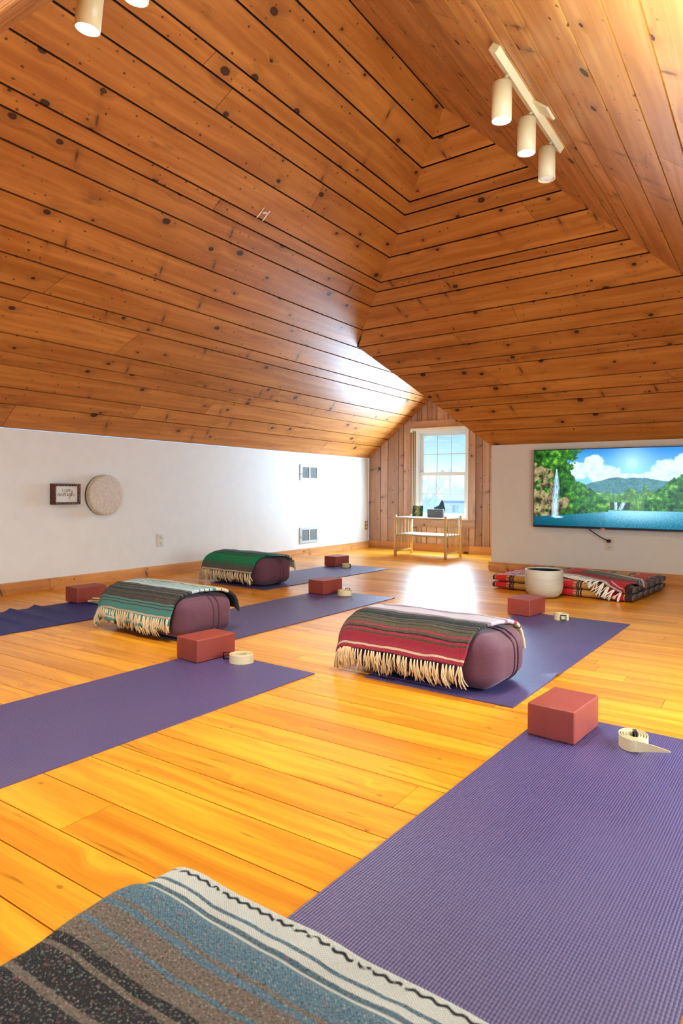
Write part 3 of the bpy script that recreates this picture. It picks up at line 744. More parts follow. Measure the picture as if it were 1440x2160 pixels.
# near slope track, runs along x at y = 1.41
yk = 1.41; zk_ = ZN0 + (yk - YN0) * SN
nt_ = thing('track_light', 'cream track light with glowing heads at the upper left, cut by the photo edge', 'track light')
nn2 = V((0, SN, -1)).normalized(); R2 = Matrix.Rotation(math.atan(SN), 3, 'X')
bm = bmesh.new(); c0 = V((-1.76, yk - .05, zk_ - .05 * SN)) + nn2 * .018; bm_box(bm, c0.x, c0.y, c0.z, .8, .042, .034, .003, 2, R2); from_bm('rail', bm, MAT['fixture'], nt_)
for x in (-2.025, -1.765, -1.50):
    mnt = V((x, yk - .05, zk_ - .05 * SN)) + nn2 * .03
    LAMPS.append((spot_head(nt_, V((x, yk, 2.585)), mnt, 1, (.0, .16)), 1))

# bit of tape on the left slope
tp = bmesh.new(); n_ = nL
pc = V((-2.947, 3.392, 2.677)); ax1 = V((1, 0, T)).normalized(); ax2 = V((0, 1, 0))
pc = V((pc.x, pc.y, ZK + (pc.x - XL) * T))
for o_, s_ in ((-.03, .085), (.03, .085)):
    a = pc + ax2 * o_ + n_ * .002; q = [a - ax1 * s_ / 2 - ax2 * .005, a - ax1 * s_ / 2 + ax2 * .005, a + ax1 * s_ / 2 + ax2 * .005, a + ax1 * s_ / 2 - ax2 * .005]
    vv = [tp.verts.new(p) for p in q] + [tp.verts.new(p - n_ * .0015) for p in q]
    for f in ((3, 2, 1, 0), (4, 5, 6, 7), (0, 1, 5, 4), (1, 2, 6, 5), (2, 3, 7, 6), (3, 0, 4, 7)): tp.faces.new([vv[i] for i in f])
bm_box(tp, *(pc + n_ * .004 + ax1 * .015), .03, .03, .008, .002, 1)
tag(from_bm('tape_scrap', tp, MAT['tape']), 'scrap of white tape and hook left on the left ceiling slope', 'tape')

# ------------------------------------------------------------------ yoga mats
def yoga_mat(label, x, y0, y1, w=.61, rz=0., mat='mat', wave=None, curl=0.):
    """far end at y1, near end at y0, left edge at x"""
    nx, ny = 20, 90; m = MB(); L = y1 - y0; th_ = .0045
    def P(i, j, top):
        u, v = w * i / nx, L * j / ny
        z = (wave(u, v) if wave else 0.) + (th_ if top else .0006)
        if curl: z += curl * max(0, 1 - (w - u) / .05) ** 2 * math.exp(-((v - .50) / .04) ** 2)
        return V((u - w / 2, v, z))
    for i in range(nx):
        for j in range(ny):
            q = [(i, j), (i + 1, j), (i + 1, j + 1), (i, j + 1)]
            m.face([P(a, b, 1) for a, b in q], [(w * a / nx, L * b / ny) for a, b in q])
            m.face([P(a, b, 0) for a, b in q][::-1], [(w * a / nx, L * b / ny) for a, b in q])
    for i in range(nx):
        m.face([P(i, 0, 0), P(i + 1, 0, 0), P(i + 1, 0, 1), P(i, 0, 1)]); m.face([P(i + 1, ny, 0), P(i, ny, 0), P(i, ny, 1), P(i + 1, ny, 1)])
    for j in range(ny):
        m.face([P(nx, j, 0), P(nx, j + 1, 0), P(nx, j + 1, 1), P(nx, j, 1)]); m.face([P(0, j + 1, 0), P(0, j, 0), P(0, j, 1), P(0, j + 1, 1)])
    o = m.build('yoga_mat', MAT[mat], None, True, True); o.location = (x + w / 2, y0, 0); o.rotation_euler = (0, 0, rz)
    es = o.modifiers.new('edge', 'EDGE_SPLIT'); es.split_angle = math.radians(50)
    return tag(o, label, 'yoga mat', 'yoga mats on the floor')
yoga_mat('purple ribbed yoga mat nearest the viewer beside the blue and white blanket', -.768, .50, 2.335, .62, -.047)
yoga_mat('purple yoga mat under the bolster with the red fringed blanket', -1.46, 2.33, 4.19, .655, -.035, curl=.009)
yoga_mat('purple yoga mat cut off at the left edge, with block and strap near its tip', -2.365, .45, 2.27, .655, -.03)
yoga_mat('purple yoga mat under the bolster with the teal fringed blanket', -3.02, 2.35, 4.19, .64, -.02)
yoga_mat('purple yoga mat farthest away, under the green blanket bolster', -3.985, 3.93, 5.73, .63, -.05)
def ripple(u, v): return .019 * max(0, math.sin(v * 2 * PI / .16)) ** 2 * (1 - u / .7) * (1 if .1 < v < 1.5 else 0)
yoga_mat('rumpled navy yoga mat cut off at the left edge', -4.13, .95, 2.80, .64, -.03, 'mat_navy', ripple)

# ------------------------------------------------------------------ bolsters
BL, BW, BH = .34, .18, .105
def rbox_pt(d, hx, hy, hz, r):
    q = V((max(-hx + r, min(hx - r, d.x)), max(-hy + r, min(hy - r, d.y)), max(-hz + r, min(hz - r, d.z))))
    e = d - q
    return q + (e.normalized() * r if e.length > 1e-6 else e)
def bolster(label, x, y, rz, z0=.0096):
    b = thing('bolster', label, 'bolster', (x, y, z0), rz, 'plum yoga bolsters')
    bm = bmesh.new(); bmesh.ops.create_cube(bm, size=2.); bmesh.ops.subdivide_edges(bm, edges=bm.edges[:], cuts=15, use_grid_fill=True)
    for v in bm.verts:
        p = rbox_pt(V((v.co.x * BL, v.co.y * BW, v.co.z * BH)), BL, BW, BH, .062)
        bul = (1 - abs(v.co.x) ** 4) * .010
        p.z += bul * (1 if v.co.z > 0 else 0) * (1 - v.co.y ** 2); p.x += .016 * v.co.x * (1 - v.co.y ** 2) * (1 - v.co.z ** 2)
        p += V((0, 0, .006)) * noise.noise(p * 9 + V((x, y, 0))) * (1 if v.co.z > -.5 else 0)
        v.co = p + V((0, 0, BH))
    from_bm('cushion', bm, MAT['bolster'], b, True)
    for yy in (.012, .05):
        pts = []
        for k in range(97):
            a = 2 * PI * k / 96; d = V((math.cos(a), 0, math.sin(a))); d = V((d.x * BL * 1.6, yy, d.z * BH * 1.9)); d.x = max(-BL, min(BL, d.x)); d.z = max(-BH, min(BH, d.z))
            p = rbox_pt(d, BL, BW, BH, .062); cx = p.x / BL
            p.x += .016 * cx * (1 - (p.z / BH) ** 2); 
            if p.z > 0: p.z += .010 * (1 - cx ** 4)
            pts.append((p.x * 1.004, yy, p.z + BH))
        tube('piping', pts, .0042, MAT['bolster_seam'], b, 6)
    return b

# ------------------------------------------------------------------ blankets draped on the bolsters
def drape(label, x, y, rz, stops, fr_mat, xa, xb, hem_z, back_z, grow=.0, front_fringe=True, skew=0., under=0., thick=.016, z0=.005, seed=1, stitch=None, heather=.28, top_only=None, xb_back=0., fr_len=.085):
    """xa..xb: extent along the bolster; hem_z/back_z heights of the front/back hems; stripes measured up from the front hem"""
    random.seed(seed)
    b = thing('folded_blanket', label, 'blanket', (x, y, z0), rz, 'striped woven blankets on the bolsters')
    # profile in (y,z): front hem -> over top -> back hem
    hy, hz, r = BW + .012, BH + .008, .075
    prof = []
    front_y = -hy - .008
    zf_ = hem_z
    n = 10
    for k in range(n): prof.append((front_y - .012 * (1 - k / n) * (1 if front_fringe else 0), zf_ + (2 * BH - r - zf_) * k / n))
    for k in range(13):
        a = PI - PI / 2 * k / 12; prof.append((-hy + r + (r) * math.cos(a), 2 * BH + .016 - r + r * math.sin(a)))
    for k in range(1, 24):
        yy = (-hy + r) + (2 * hy - 2 * r) * k / 24; prof.append((yy, 2 * BH + .016 + .012 * (1 - (yy / hy) ** 2)))
    for k in range(13):
        a = PI / 2 - PI / 2 * k / 12; prof.append((hy - r + r * math.cos(a), 2 * BH + .016 - r + r * math.sin(a)))
    if back_z < 2 * BH - r:
        for k in range(1, n + 1): prof.append((hy + .004, 2 * BH - r + .01 + (back_z - 2 * BH + r) * k / n))
    if top_only: prof = [(p[0], p[1] if p[0] < 0 else max(p[1], 2 * BH + .016)) for p in prof if top_only[0] <= p[0] <= top_only[1] or p[1] < 0]
    arc_ = [0.]
    for p, q in zip(prof[:-1], prof[1:]): arc_.append(arc_[-1] + math.hypot(q[0] - p[0], q[1] - p[1]))
    tot = arc_[-1]; nx = 70; m = MB()
    rows = []
    for j, (py, pz) in enumerate(prof):
        row = []
        f = arc_[j] / tot
        for i in range(nx + 1):
            s = i / nx; e_ = xb + (xb_back - 0) * f + skew * (f - .5)
            xx = xa + (e_ - xa) * s
            over = max(0, -BL + .03 - xx); overr = max(0, xx - BL + .03)
            zz = pz; X = xx; ov = over + overr
            if ov > 0:
                rr = .05; a = min(ov / rr, PI / 2); rest = max(0, ov - rr * PI / 2)
                drop = rr * (1 - math.cos(a)) + rest
                X = (-BL + .03 - rr * math.sin(a)) if over else (BL - .03 + rr * math.sin(a))
                zz = max(.012, pz - drop)
            w_ = (1.8 if seed == 5 and xx < -.15 else 1.) * noise.noise(V((xx * 7 + seed * 3.1, arc_[j] * 9, seed))) * .006 + noise.noise(V((xx * 20, arc_[j] * 22, seed + 5))) * .002
            if zz > .03: zz += w_
            hang = max(0, (BH * 1.3 - pz)) * (1 if py < 0 else .5)
            py2 = py + noise.noise(V((xx * 11, seed * 2., 0))) * .05 * hang / BH
            row.append(V((X, py2, zz)))
        rows.append(row)
    for j in range(len(rows) - 1):
        for i in range(nx):
            uvs = [((xb - xa) * a / nx, arc_[c]) for a, c in ((i, j), (i + 1, j), (i + 1, j + 1), (i, j + 1))]
            m.face([rows[j][i], rows[j][i + 1], rows[j + 1][i + 1], rows[j + 1][i]], uvs)
    if callable(stops): stops, stitch = stops(tot)
    mt = blanket_mat('woven_stripes_%d' % seed, stops, max(tot, stops[-1][0] + .02), heather, stitch, 1.15 if seed == 5 else .62)
    cl = m.build('cloth', mt, b, True, True)
    so = cl.modifiers.new('thickness', 'SOLIDIFY'); so.thickness = thick; so.offset = 1.
    su = cl.modifiers.new('smooth', 'SUBSURF'); su.levels = su.render_levels = 1
    if front_fringe:
        jr = 0
        if under:
            while arc_[jr] < under: jr += 1
        bm = bmesh.new(); k = 0; nt = 40
        for k in range(nt + 1):
            i = (k + random.uniform(-.25, .25)) / nt * nx; i = max(0, min(nx, i)); a, bb = int(i), min(nx, int(i) + 1)
            p0 = rows[jr][a].lerp(rows[jr][bb], i - a) + V((0, -thick - .002, .004))
            lean = random.uniform(-.25, .25); L = fr_len * random.uniform(.75, 1.2); L = min(L, p0.z - .004)
            if L < .02: continue
            for st in range(7):
                sw = random.uniform(-.016, .016); sy = random.uniform(-.012, .006); ph = random.uniform(0, 6); pts = []
                l2 = L * random.uniform(.8, 1.)
                for q in range(7):
                    s = q / 6
                    pts.append(p0 + V((lean * l2 * s * s + sw * s + .0035 * math.sin(ph + s * 7) * s, sy * s + .010 * s - .016 * math.sin(s * PI) * .5, -l2 * s)))
                tube_bm(bm, pts, .0023, 4, True, [1.2, 1.1, 1, 1, 1, .95, .7])
        from_bm('fringe', bm, fr_mat, b, True)
    return b
RED, DKR = (.42, .022, .075), (.26, .015, .05)
OLV, BLK, GRY, CRM, MAU, LIL = (.115, .09, .05), (.012, .014, .018), (.17, .175, .18), (.74, .62, .44), (.36, .20, .36), (.62, .56, .66)
red_st = [(0, RED), (.014, CRM), (.023, RED), (.070, OLV), (.077, RED), (.085, BLK), (.090, OLV), (.098, RED), (.106, OLV), (.122, BLK), (.127, OLV), (.138, BLK), (.145, OLV), (.149, BLK), (.166, GRY), (.169, BLK), (.202, GRY), (.205, BLK), (.220, GRY), (.226, MAU), (.232, GRY), (.238, MAU), (.250, LIL), (.345, MAU), (.37, LIL), (.42, RED), (.44, CRM), (.47, BLK), (.476, CRM)]
TEA, DTE, BRN, PBL = (.115, .36, .35), (.05, .15, .17), (.075, .055, .042), (.55, .66, .72)
teal_st = [(0, TEA), (.016, CRM), (.024, TEA), (.052, TEA), (.060, CRM), (.068, TEA), (.104, BRN), (.108, TEA), (.118, BRN), (.122, TEA), (.130, BRN), (.150, BLK), (.156, BRN), (.168, BLK), (.188, GRY), (.192, BLK), (.214, GRY), (.218, BLK), (.232, GRY), (.238, BLK), (.246, PBL), (.29, BLK), (.294, PBL), (.318, BLK), (.323, PBL), (.345, DTE), (.352, PBL), (.37, TEA), (.39, CRM), (.42, BLK), (.426, CRM), (.47, BLK)]
GRN, DGR, GRH = (.008, .34, .13), (.006, .09, .05), (.15, .14, .12)
green_st = [(0, CRM), (.009, GRH), (.055, GRN), (.066, GRH), (.074, GRN), (.115, GRN), (.145, BLK), (.150, GRN), (.168, BLK), (.173, GRN), (.187, BLK), (.197, DGR), (.206, BLK), (.218, (.03, .20, .19)), (.245, BLK), (.25, (.06, .24, .25)), (.29, GRY), (.3, (.18, .36, .38)), (.38, GRY), (.41, GRH), (.43, CRM), (.445, BLK), (.45, CRM), (.475, BLK), (.48, CRM)]
BLU, WHT, BRW = (.15, .27, .38), (.82, .84, .80), (.25, .205, .16)
_n = [(0, WHT), (.036, BLU), (.042, WHT), (.053, BLU), (.064, WHT), (.073, BLU), (.118, BRW), (.124, BLU), (.134, BRW), (.160, BLU), (.166, BRW), (.190, BLK), (.203, BRW), (.212, BLK), (.250, BRW), (.259, BLK), (.30, BRW), (.308, BLK), (.33, BRW), (.36, BLU), (.42, BRW)]
def near_st(tot):
    out = []
    for k in range(len(_n) - 1, -1, -1):
        nxt = _n[k + 1][0] if k + 1 < len(_n) else tot
        out.append((max(0., tot - nxt), _n[k][1]))
    return out, tot - .012

bolster('plum bolster under the red fringed blanket', -1.245, 2.575, -.03)
drape('red and black striped blanket with cream fringe draped over a bolster', -1.245, 2.575, -.03, red_st, MAT['cord'], -.40, .235, .105, .1, seed=2, xb_back=.10)
bolster('plum bolster under the teal fringed blanket', -2.855, 2.50, -.04)
drape('teal and black striped blanket with cream fringe draped over a bolster', -2.855, 2.50, -.04, teal_st, MAT['cord'], -.40, .26, .055, .12, seed=3, xb_back=.10, under=.055)
bolster('plum bolster under the green fringed blanket', -3.78, 4.19, -.06)
drape('green and grey striped blanket with cream fringe draped over a bolster', -3.78, 4.19, -.06, green_st, MAT['cord'], -.40, .25, .105, .12, seed=4, xb_back=.12)
bolster('plum bolster hidden under the blue and white blanket nearest the viewer', -.39, .458, -.02)
nb_ = drape('blue, white and charcoal striped woollen blanket nearest the viewer', -.39, .458, -.02, near_st, MAT['cord'], -.335, .34, .2, .1, seed=5, front_fringe=False, heather=.6, top_only=(-.30, .188), thick=.018)

# ------------------------------------------------------------------ foam bricks
def brick(label, x, y, rz, z0=.0051):
    o = box('yoga_block', (0, 0, .0515), (.152, .226, .103), MAT['block'], None, .006, None, 3)
    for p in o.data.polygons: p.use_smooth = False
    o.location = (x, y, z0); o.rotation_euler = (0, 0, rz)
    return tag(o, label, 'yoga block', 'terracotta foam yoga blocks')
brick('terracotta foam block nearest the viewer, on the large purple mat', -.590, 2.192, -.10)
brick('terracotta foam block on the far end of the mat with the red blanket', -1.358, 4.160, -.14)
brick('terracotta foam block in front of the teal blanket bolster', -2.243, 2.194, -.10)
brick('terracotta foam block on the mat beyond the teal blanket', -2.905, 4.094, -.08)
brick('terracotta foam block farthest away, near the white wall corner', -3.85, 5.63, -.08)
brick('terracotta foam block on the rumpled navy mat at left', -4.055, 2.805, -.08)

# ------------------------------------------------------------------ straps
def ribbon_bm(bm, path, h=.038, t_=.0026, z0=0., lift=None):
    pts = [V((p[0], p[1], 0)) for p in path]; prev = None
    for i, p in enumerate(pts):
        d = (pts[min(i + 1, len(pts) - 1)] - pts[max(i - 1, 0)]).normalized(); nrm = V((-d.y, d.x, 0)) * t_ / 2
        l = lift(i / (len(pts) - 1)) if lift else 0
        ring = [bm.verts.new(p + nrm + V((0, 0, z0 + l))), bm.verts.new(p - nrm + V((0, 0, z0 + l))), bm.verts.new(p - nrm + V((0, 0, z0 + h - l * .25))), bm.verts.new(p + nrm + V((0, 0, z0 + h - l * .25)))]
        if prev:
            for k in range(4): bm.faces.new((prev[k], prev[(k + 1) % 4], ring[(k + 1) % 4], ring[k]))
        else: bm.faces.new(ring[::-1])
        prev = ring
    bm.faces.new(prev)
def coil(label, x, y, rz, r0=.022, r1=.052, turns=4, tail=0., buckle=None, z0=.0052, squash=.9):
    o = thing('yoga_strap', label, 'strap', (x, y, z0), rz, 'rolled cream yoga straps')
    path = []
    n = int(turns * 36)
    for k in range(n + 1):
        a = 2 * PI * turns * k / n; r = r0 + (r1 - r0) * k / n; path.append((r * math.cos(a), r * math.sin(a) * squash))
    if tail:
        d = V((path[-1][0] - path[-3][0], path[-1][1] - path[-3][1])).normalized(); p = V(path[-1])
        for k in range(1, 13): path.append(tuple(p + d * tail * k / 12 + V((.25 * tail * (k / 12) ** 2, 0))))
    bm = bmesh.new()
    ribbon_bm(bm, path, lift=(lambda s: max(0, (s - .90) / .10) ** 1.3 * .027) if tail else None)
    from_bm('webbing', bm, MAT['strap'], o)
    if buckle:
        bm = bmesh.new(); bx, by, bz = buckle
        for k in (0, .006):
            tube_bm(bm, [(bx - .016, by + k, bz - .014), (bx + .016, by + k, bz - .014), (bx + .016, by + k, bz + .014), (bx - .016, by + k, bz + .014), (bx - .016, by + k, bz - .014)], .0026, 6)
        from_bm('buckle', bm, MAT['black'], o, True)
    return o
coil('rolled cream strap with loose tail nearest the viewer, on the large purple mat', -.372, 2.175, -1.25, .018, .056, 4, .085, (.004, .0, .034), squash=.8)
coil('rolled cream strap with black buckle facing outwards beside the block of the red blanket mat', -1.115, 4.075, .3, .02, .044, 5, 0, (.012, -.046, .02))
coil('rolled cream strap beside the block in front of the teal blanket', -2.035, 2.21, .5, .028, .056, 5, 0, (-.078, .035, .018))
coil('rolled cream strap on the pale mat beyond the teal blanket', -2.705, 4.065, .2, .028, .056, 4, 0, (.01, .03, .034))
coil('rolled cream strap with dark buckle beside the farthest block', -3.67, 5.545, 0, .02, .05, 5, 0, (.046, -.022, .02))
# loosely folded strap beside the left block
o = thing('yoga_strap', 'loosely folded cream strap lying against the block on the navy mat', 'strap', (-3.865, 2.76, .0052), .35, 'rolled cream yoga straps')
bm = bmesh.new()
for q, (zz, tl2, ln) in enumerate(((.002, .0, .17), (.010, .05, .15), (.02, -.12, .16), (.031, .10, .12))):
    bm_box(bm, .008 * q, .004 * q, zz + .006, ln, .038, .003, .001, 1, Matrix.Rotation(.35 * (q - 1), 3, 'Z') @ Matrix.Rotation(tl2, 3, 'Y'))
from_bm('webbing', bm, MAT['strap'], o)

# ------------------------------------------------------------------ singing bowl
def bowl_mat():
    t = NT('frosted_quartz_bowl'); o = t.coord('Object'); z = t.sep(o)[2]
    f = t.noise(t.comb(t.sep(o)[0], t.sep(o)[1], t.math('MULTIPLY', z, 6.)), 5., 2.)
    c = t.mix(t.step(f, .3, .7), (.50, .47, .40), (.58, .55, .48))
    return t.pbr(c, .5, t.bump(t.noise(o, 160.), .2, .001))
MAT['bowl'] = bowl_mat()
bw = thing('singing_bowl', 'grey frosted singing bowl with dark inside in front of red cushion', 'bowl', (-1.47, 4.905, 0))
lathe('bowl_shell', [(.0, .001), (.07, .002), (.105, .014), (.128, .04), (.138, .09), (.1385, .16), (.137, .205), (.134, .211), (.130, .207), (.130, .2)], MAT['bowl'], bw, 64)
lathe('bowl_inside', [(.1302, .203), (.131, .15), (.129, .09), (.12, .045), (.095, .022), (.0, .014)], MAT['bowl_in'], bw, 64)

# ------------------------------------------------------------------ folded Thai cushion and throw
def thai_mat():
    t = NT('woven_triangle_cushion_cotton'); x = t.sep(t.coord('UV')); u, v = x[0], x[1]
    R_, Bn, Cr, Dk = (.56, .016, .014), (.055, .012, .014), (.66, .44, .17), (.07, .012, .012)
    half = [(0, Bn), (.02, Cr), (.024, R_), (.118, Cr), (.143, Dk), (.152, Cr), (.155, Dk), (.166, Cr), (.170, Dk), (.182, (.55, .31, .06)), (.300, Dk), (.312, Cr), (.316, Dk), (.327, Cr), (.331, Dk), (.340, Cr), (.366, R_), (.484, Cr), (.488, Bn)]
    f = t.math('DIVIDE', t.math('MODULO', u, .54), .54)
    c = t.ramp(f, [(p / .54, col) for p, col in half], 'CONSTANT')
    um = t.math('MODULO', u, .54)
    gold = t.math('MULTIPLY', t.math('GREATER_THAN', um, .182), t.math('LESS_THAN', um, .300))
    dm = t.math('SINE', t.math('MULTIPLY', t.math('ADD', u, v), 2 * PI / .024)); dn = t.math('SINE', t.math('MULTIPLY', t.math('SUBTRACT', u, v), 2 * PI / .024))
    c = t.mix(t.math('MULTIPLY', gold, t.step(t.math('ABSOLUTE', t.math('MULTIPLY', dm, dn)), .12, .04, 0., .85)), c, (.16, .05, .02))
    crm = t.math('ADD', t.math('MULTIPLY', t.math('GREATER_THAN', um, .118), t.math('LESS_THAN', um, .143)), t.math('MULTIPLY', t.math('GREATER_THAN', um, .340), t.math('LESS_THAN', um, .366)))
    c = t.mix(t.math('MULTIPLY', crm, t.step(t.math('SINE', t.math('MULTIPLY', v, 2 * PI / .013)), -.1, .3)), c, (.28, .03, .02))
    return t.pbr(c, .7, t.bump(t.noise(t.coord('UV'), 300.), .15, .001), Sheen_Weight=.2)
MAT['thai'] = thai_mat(); MAT['thai_end'] = fabric('brown_cushion_cotton', (.055, .014, .016))
def channel_pad(m, x0, x1, y0, y1, z0, z1, ch, uo=0., dip=.02):
    """a flat pad with ch puffed channels running along x"""
    nx, k = 40, 10; ny = ch * k
    def P(i, j, s):
        X = x0 + (x1 - x0) * i / nx; Y = y0 + (y1 - y0) * j / ny; ph = (j % k) / k
        puff = math.sqrt(max(0, math.sin(PI * ph))) if j % k else 0.
        e = min(1, min(i, nx - i) / 3.) ** .5
        if j in (0, ny): puff = 0
        hgt = (z1 - z0) / 2 * (.55 + .45 * puff) * (.72 + .28 * e)
        if j in (0, ny): hgt = (z1 - z0) * .16
        return V((X, Y - (0 if j else 0), (z0 + z1) / 2 + s * hgt + .003 * noise.noise(V((X * 14, Y * 14, z0)))))
    for i in range(nx):
        for j in range(ny):
            q = ((i, j), (i + 1, j), (i + 1, j + 1), (i, j + 1))
            uv = [((x1 - x0) * a / nx + uo, (y1 - y0) * c / ny) for a, c in q]
            m.face([P(a, c, 1) for a, c in q], uv); m.face([P(a, c, -1) for a, c in q][::-1], uv[::-1])
    for j in range(ny):
        m.face([P(0, j + 1, 1), P(0, j, 1), P(0, j, -1), P(0, j + 1, -1)], None, 1); m.face([P(nx, j, 1), P(nx, j + 1, 1), P(nx, j + 1, -1), P(nx, j, -1)], None, 1)
    for i in range(nx):
        for j, sgn in ((0, 1), (ny, -1)):
            q = [P(i, j, 1), P(i, j, -1), P(i + 1, j, -1), P(i + 1, j, 1)]; uv = [((x1 - x0) * a / nx + uo, b) for a, b in ((i, .0), (i, .03), (i + 1, .03), (i + 1, 0))]
            m.face(q if sgn > 0 else q[::-1], uv if sgn > 0 else uv[::-1])
tc = thing('folded_floor_cushion', 'folded red and gold patterned floor cushion against the television wall', 'cushion', (-1.41, 5.07, 0), -.10)
m = MB(); channel_pad(m, -.54, .54, -.02, .90, .002, .062, 6); m.build('lower_layer', [MAT['thai'], MAT['thai_end']], tc, True, True)
m = MB(); channel_pad(m, -.535, .545, -.025, .90, .060, .118, 6, .003); m.build('upper_layer', [MAT['thai'], MAT['thai_end']], tc, True, True)

thr_st = [(0, (.62, .6, .55)), (.014, RED), (.03, (.62, .6, .55)), (.036, (.5, .02, .03)), (.12, (.03, .03, .03)), (.128, (.5, .02, .03)), (.16, (.10, .10, .10)), (.20, (.62, .6, .55)), (.206, (.03, .03, .03)), (.22, (.62, .6, .55)), (.226, (.03, .03, .03)), (.24, (.62, .6, .55)), (.247, (.03, .03, .03)), (.262, (.62, .6, .55)), (.268, (.03, .03, .03)), (.28, (.62, .6, .55)), (.32, (.5, .02, .03)), (.35, (.62, .6, .55))]
th_ = thing('folded_throw', 'red throw with white fringe and black and white band on the floor cushion', 'throw', (-1.455, 5.30, .121), -.60)
def over_edge(p):
    q = Matrix.Rotation(-.60, 3, 'Z') @ p + V((-1.455 + 1.41, 5.30 - 5.07, 0)); q = Matrix.Rotation(.10, 3, 'Z') @ q
    e = -.02 - q.y
    if e > 0: q.y = -.02 - .012 - .10 * e; q.z -= e * .95
    ex = q.x - .545
    if ex > 0: q.x = .545 + .2 * ex; q.z -= ex * .7
    q = Matrix.Rotation(-.10, 3, 'Z') @ q - V((-1.455 + 1.41, 5.30 - 5.07, 0)); return Matrix.Rotation(.60, 3, 'Z') @ q
m = MB(); nx, ny = 40, 30; rows = []
for j in range(ny + 1):
    row = []
    for i in range(nx + 1):
        X = .62 * i / nx; Y = .34 * j / ny + .02 * math.sin(6 * i / nx)
        z = .008 + .006 * noise.noise(V((X * 9, Y * 9, 4))) + .012 * math.exp(-((Y - .30) / .06) ** 2)
        row.append(over_edge(V((X, Y, z))))
    rows.append(row)
for j in range(ny):
    for i in range(nx):
        m.face([rows[j][i], rows[j][i + 1], rows[j + 1][i + 1], rows[j + 1][i]], [(.6 * a / nx, .36 * c / ny) for a, c in ((i, j), (i + 1, j), (i + 1, j + 1), (i, j + 1))])
cl = m.build('cloth', blanket_mat('throw_weave', thr_st, .4, .12), th_, True, True)
so = cl.modifiers.new('thickness', 'SOLIDIFY'); so.thickness = .014; so.offset = 1.
bm = bmesh.new(); random.seed(9)
for k in range(15):
    X0 = .62 * k / 14; L = random.uniform(.075, .11)
    for st in range(7):
        pts = []; a = random.uniform(-.5, .25); ph = random.uniform(0, 6)
        for q in range(7):
            s = q / 6; pts.append(over_edge(V((X0 + a * L * s + .004 * math.sin(ph + 6 * s), .02 * math.sin(6 * X0 / .62) - L * s, .014 - .008 * s))))
        tube_bm(bm, pts, .0032, 4)
from_bm('fringe', bm, MAT['cord_white'], th_, True)

# ------------------------------------------------------------------ bamboo shelf
bs = thing('bamboo_shelf', 'low honey bamboo shelf with slatted ends under the window', 'shelf', (-3.545, 7.13, 0), -.02)
W2, D2, H = .335, .20, .485
for sx in (-1, 1):
    for sy in (-1, 1):
        bm = bmesh.new(); tube_bm(bm, [(sx * W2, sy * D2, 0), (sx * W2, sy * D2, H * .45), (sx * W2, sy * D2, H + .012)], .017, 12); from_bm('post', bm, MAT['bamboo'], bs, True)
def shelf_board(z):
    bm = bmesh.new(); bm_box(bm, 0, 0, z, 2 * W2 - .03, 2 * D2 - .02, .012, .003)
    for sy in (-1, 1): tube_bm(bm, [(-W2 + .01, sy * D2, z - .004), (W2 - .01, sy * D2, z - .004)], .011, 10)
    for sx in (-1, 1): tube_bm(bm, [(sx * W2, -D2 + .01, z - .004), (sx * W2, D2 - .01, z - .004)], .011, 10)
    return from_bm('shelf_board', bm, MAT['bamboo_top'], bs)
shelf_board(H - .02); shelf_board(.262)
for sx in (-1, 1):
    tube('rail', [(sx * W2, -D2 + .01, .06), (sx * W2, D2 - .01, .06)], .010, MAT['bamboo'], bs, 10)
    for k in (1, 2, 3, 4):
        yy = -D2 + 2 * D2 * k / 5
        tube('spindle', [(sx * W2, yy, .06), (sx * W2, yy, H - .03)], .0075, MAT['bamboo'], bs, 8)
    for sy in (-1, 1):
        pts = [(sx * (W2 - .012 - .10 * (1 - math.cos(a))), sy * D2, .25 - .10 + .10 * math.sin(a)) for a in [PI / 2 * k / 10 for k in range(11)]]
        tube('brace', [(sx * (W2 - .012), sy * D2, .10)] + pts, .006, MAT['bamboo'], bs, 8)
# things on the shelf
def fern_mat():
    t = NT('fern_picture_print'); o = t.coord('Object'); x = t.sep(o)
    d = t.math('ABSOLUTE', t.math('ADD', x[0], t.math('MULTIPLY', t.math('SUBTRACT', t.noise(o, 30., 3.), .5), .07)))
    w = t.math('SINE', t.math('MULTIPLY', t.math('ADD', x[2], t.math('MULTIPLY', d, 1.2)), 190.))
    f = t.math('MULTIPLY', t.step(d, .05, .012), t.step(t.math('ADD', w, t.math('MULTIPLY', d, -14.)), -.9, .1))
    c = t.mix(t.step(t.noise(o, 60., 3.), .4, .65), (.012, .05, .04), (.05, .17, .11))
    return t.pbr(t.mix(f, c, (.62, .46, .13)), .5)
MAT['fern'] = fern_mat()
zs_ = H - .02 + .0062
lean = Matrix.Rotation(-.12, 3, 'X')
bm = bmesh.new(); bm_box(bm, 0, 0, .066, .145, .016, .132, .002, 1, lean); o = from_bm('picture_canvas', bm, MAT['fern']); o.location = (-3.70, 7.17, zs_ + .004)
tag(o, 'small square green picture with golden fern standing on the bamboo shelf', 'picture')
def grey_mat():
    t = NT('grey_leaf_print'); o = t.coord('Object'); f = t.noise(o, 55., 4., .6, 2.5)
    return t.pbr(t.mix(t.step(f, .45, .55), (.13, .15, .17), (.26, .28, .30)), .55)
MAT['grey_print'] = grey_mat()
bm = bmesh.new(); bm_box(bm, 0, 0, .05, .20, .05, .10, .003, 1); o = from_bm('box', bm, MAT['grey_print']); o.name = 'patterned_box'; o.location = (-3.44, 7.13, zs_); o.rotation_euler = (0, 0, .1)
tag(o, 'long grey patterned box on the bamboo shelf before the window', 'box')
m = MB()
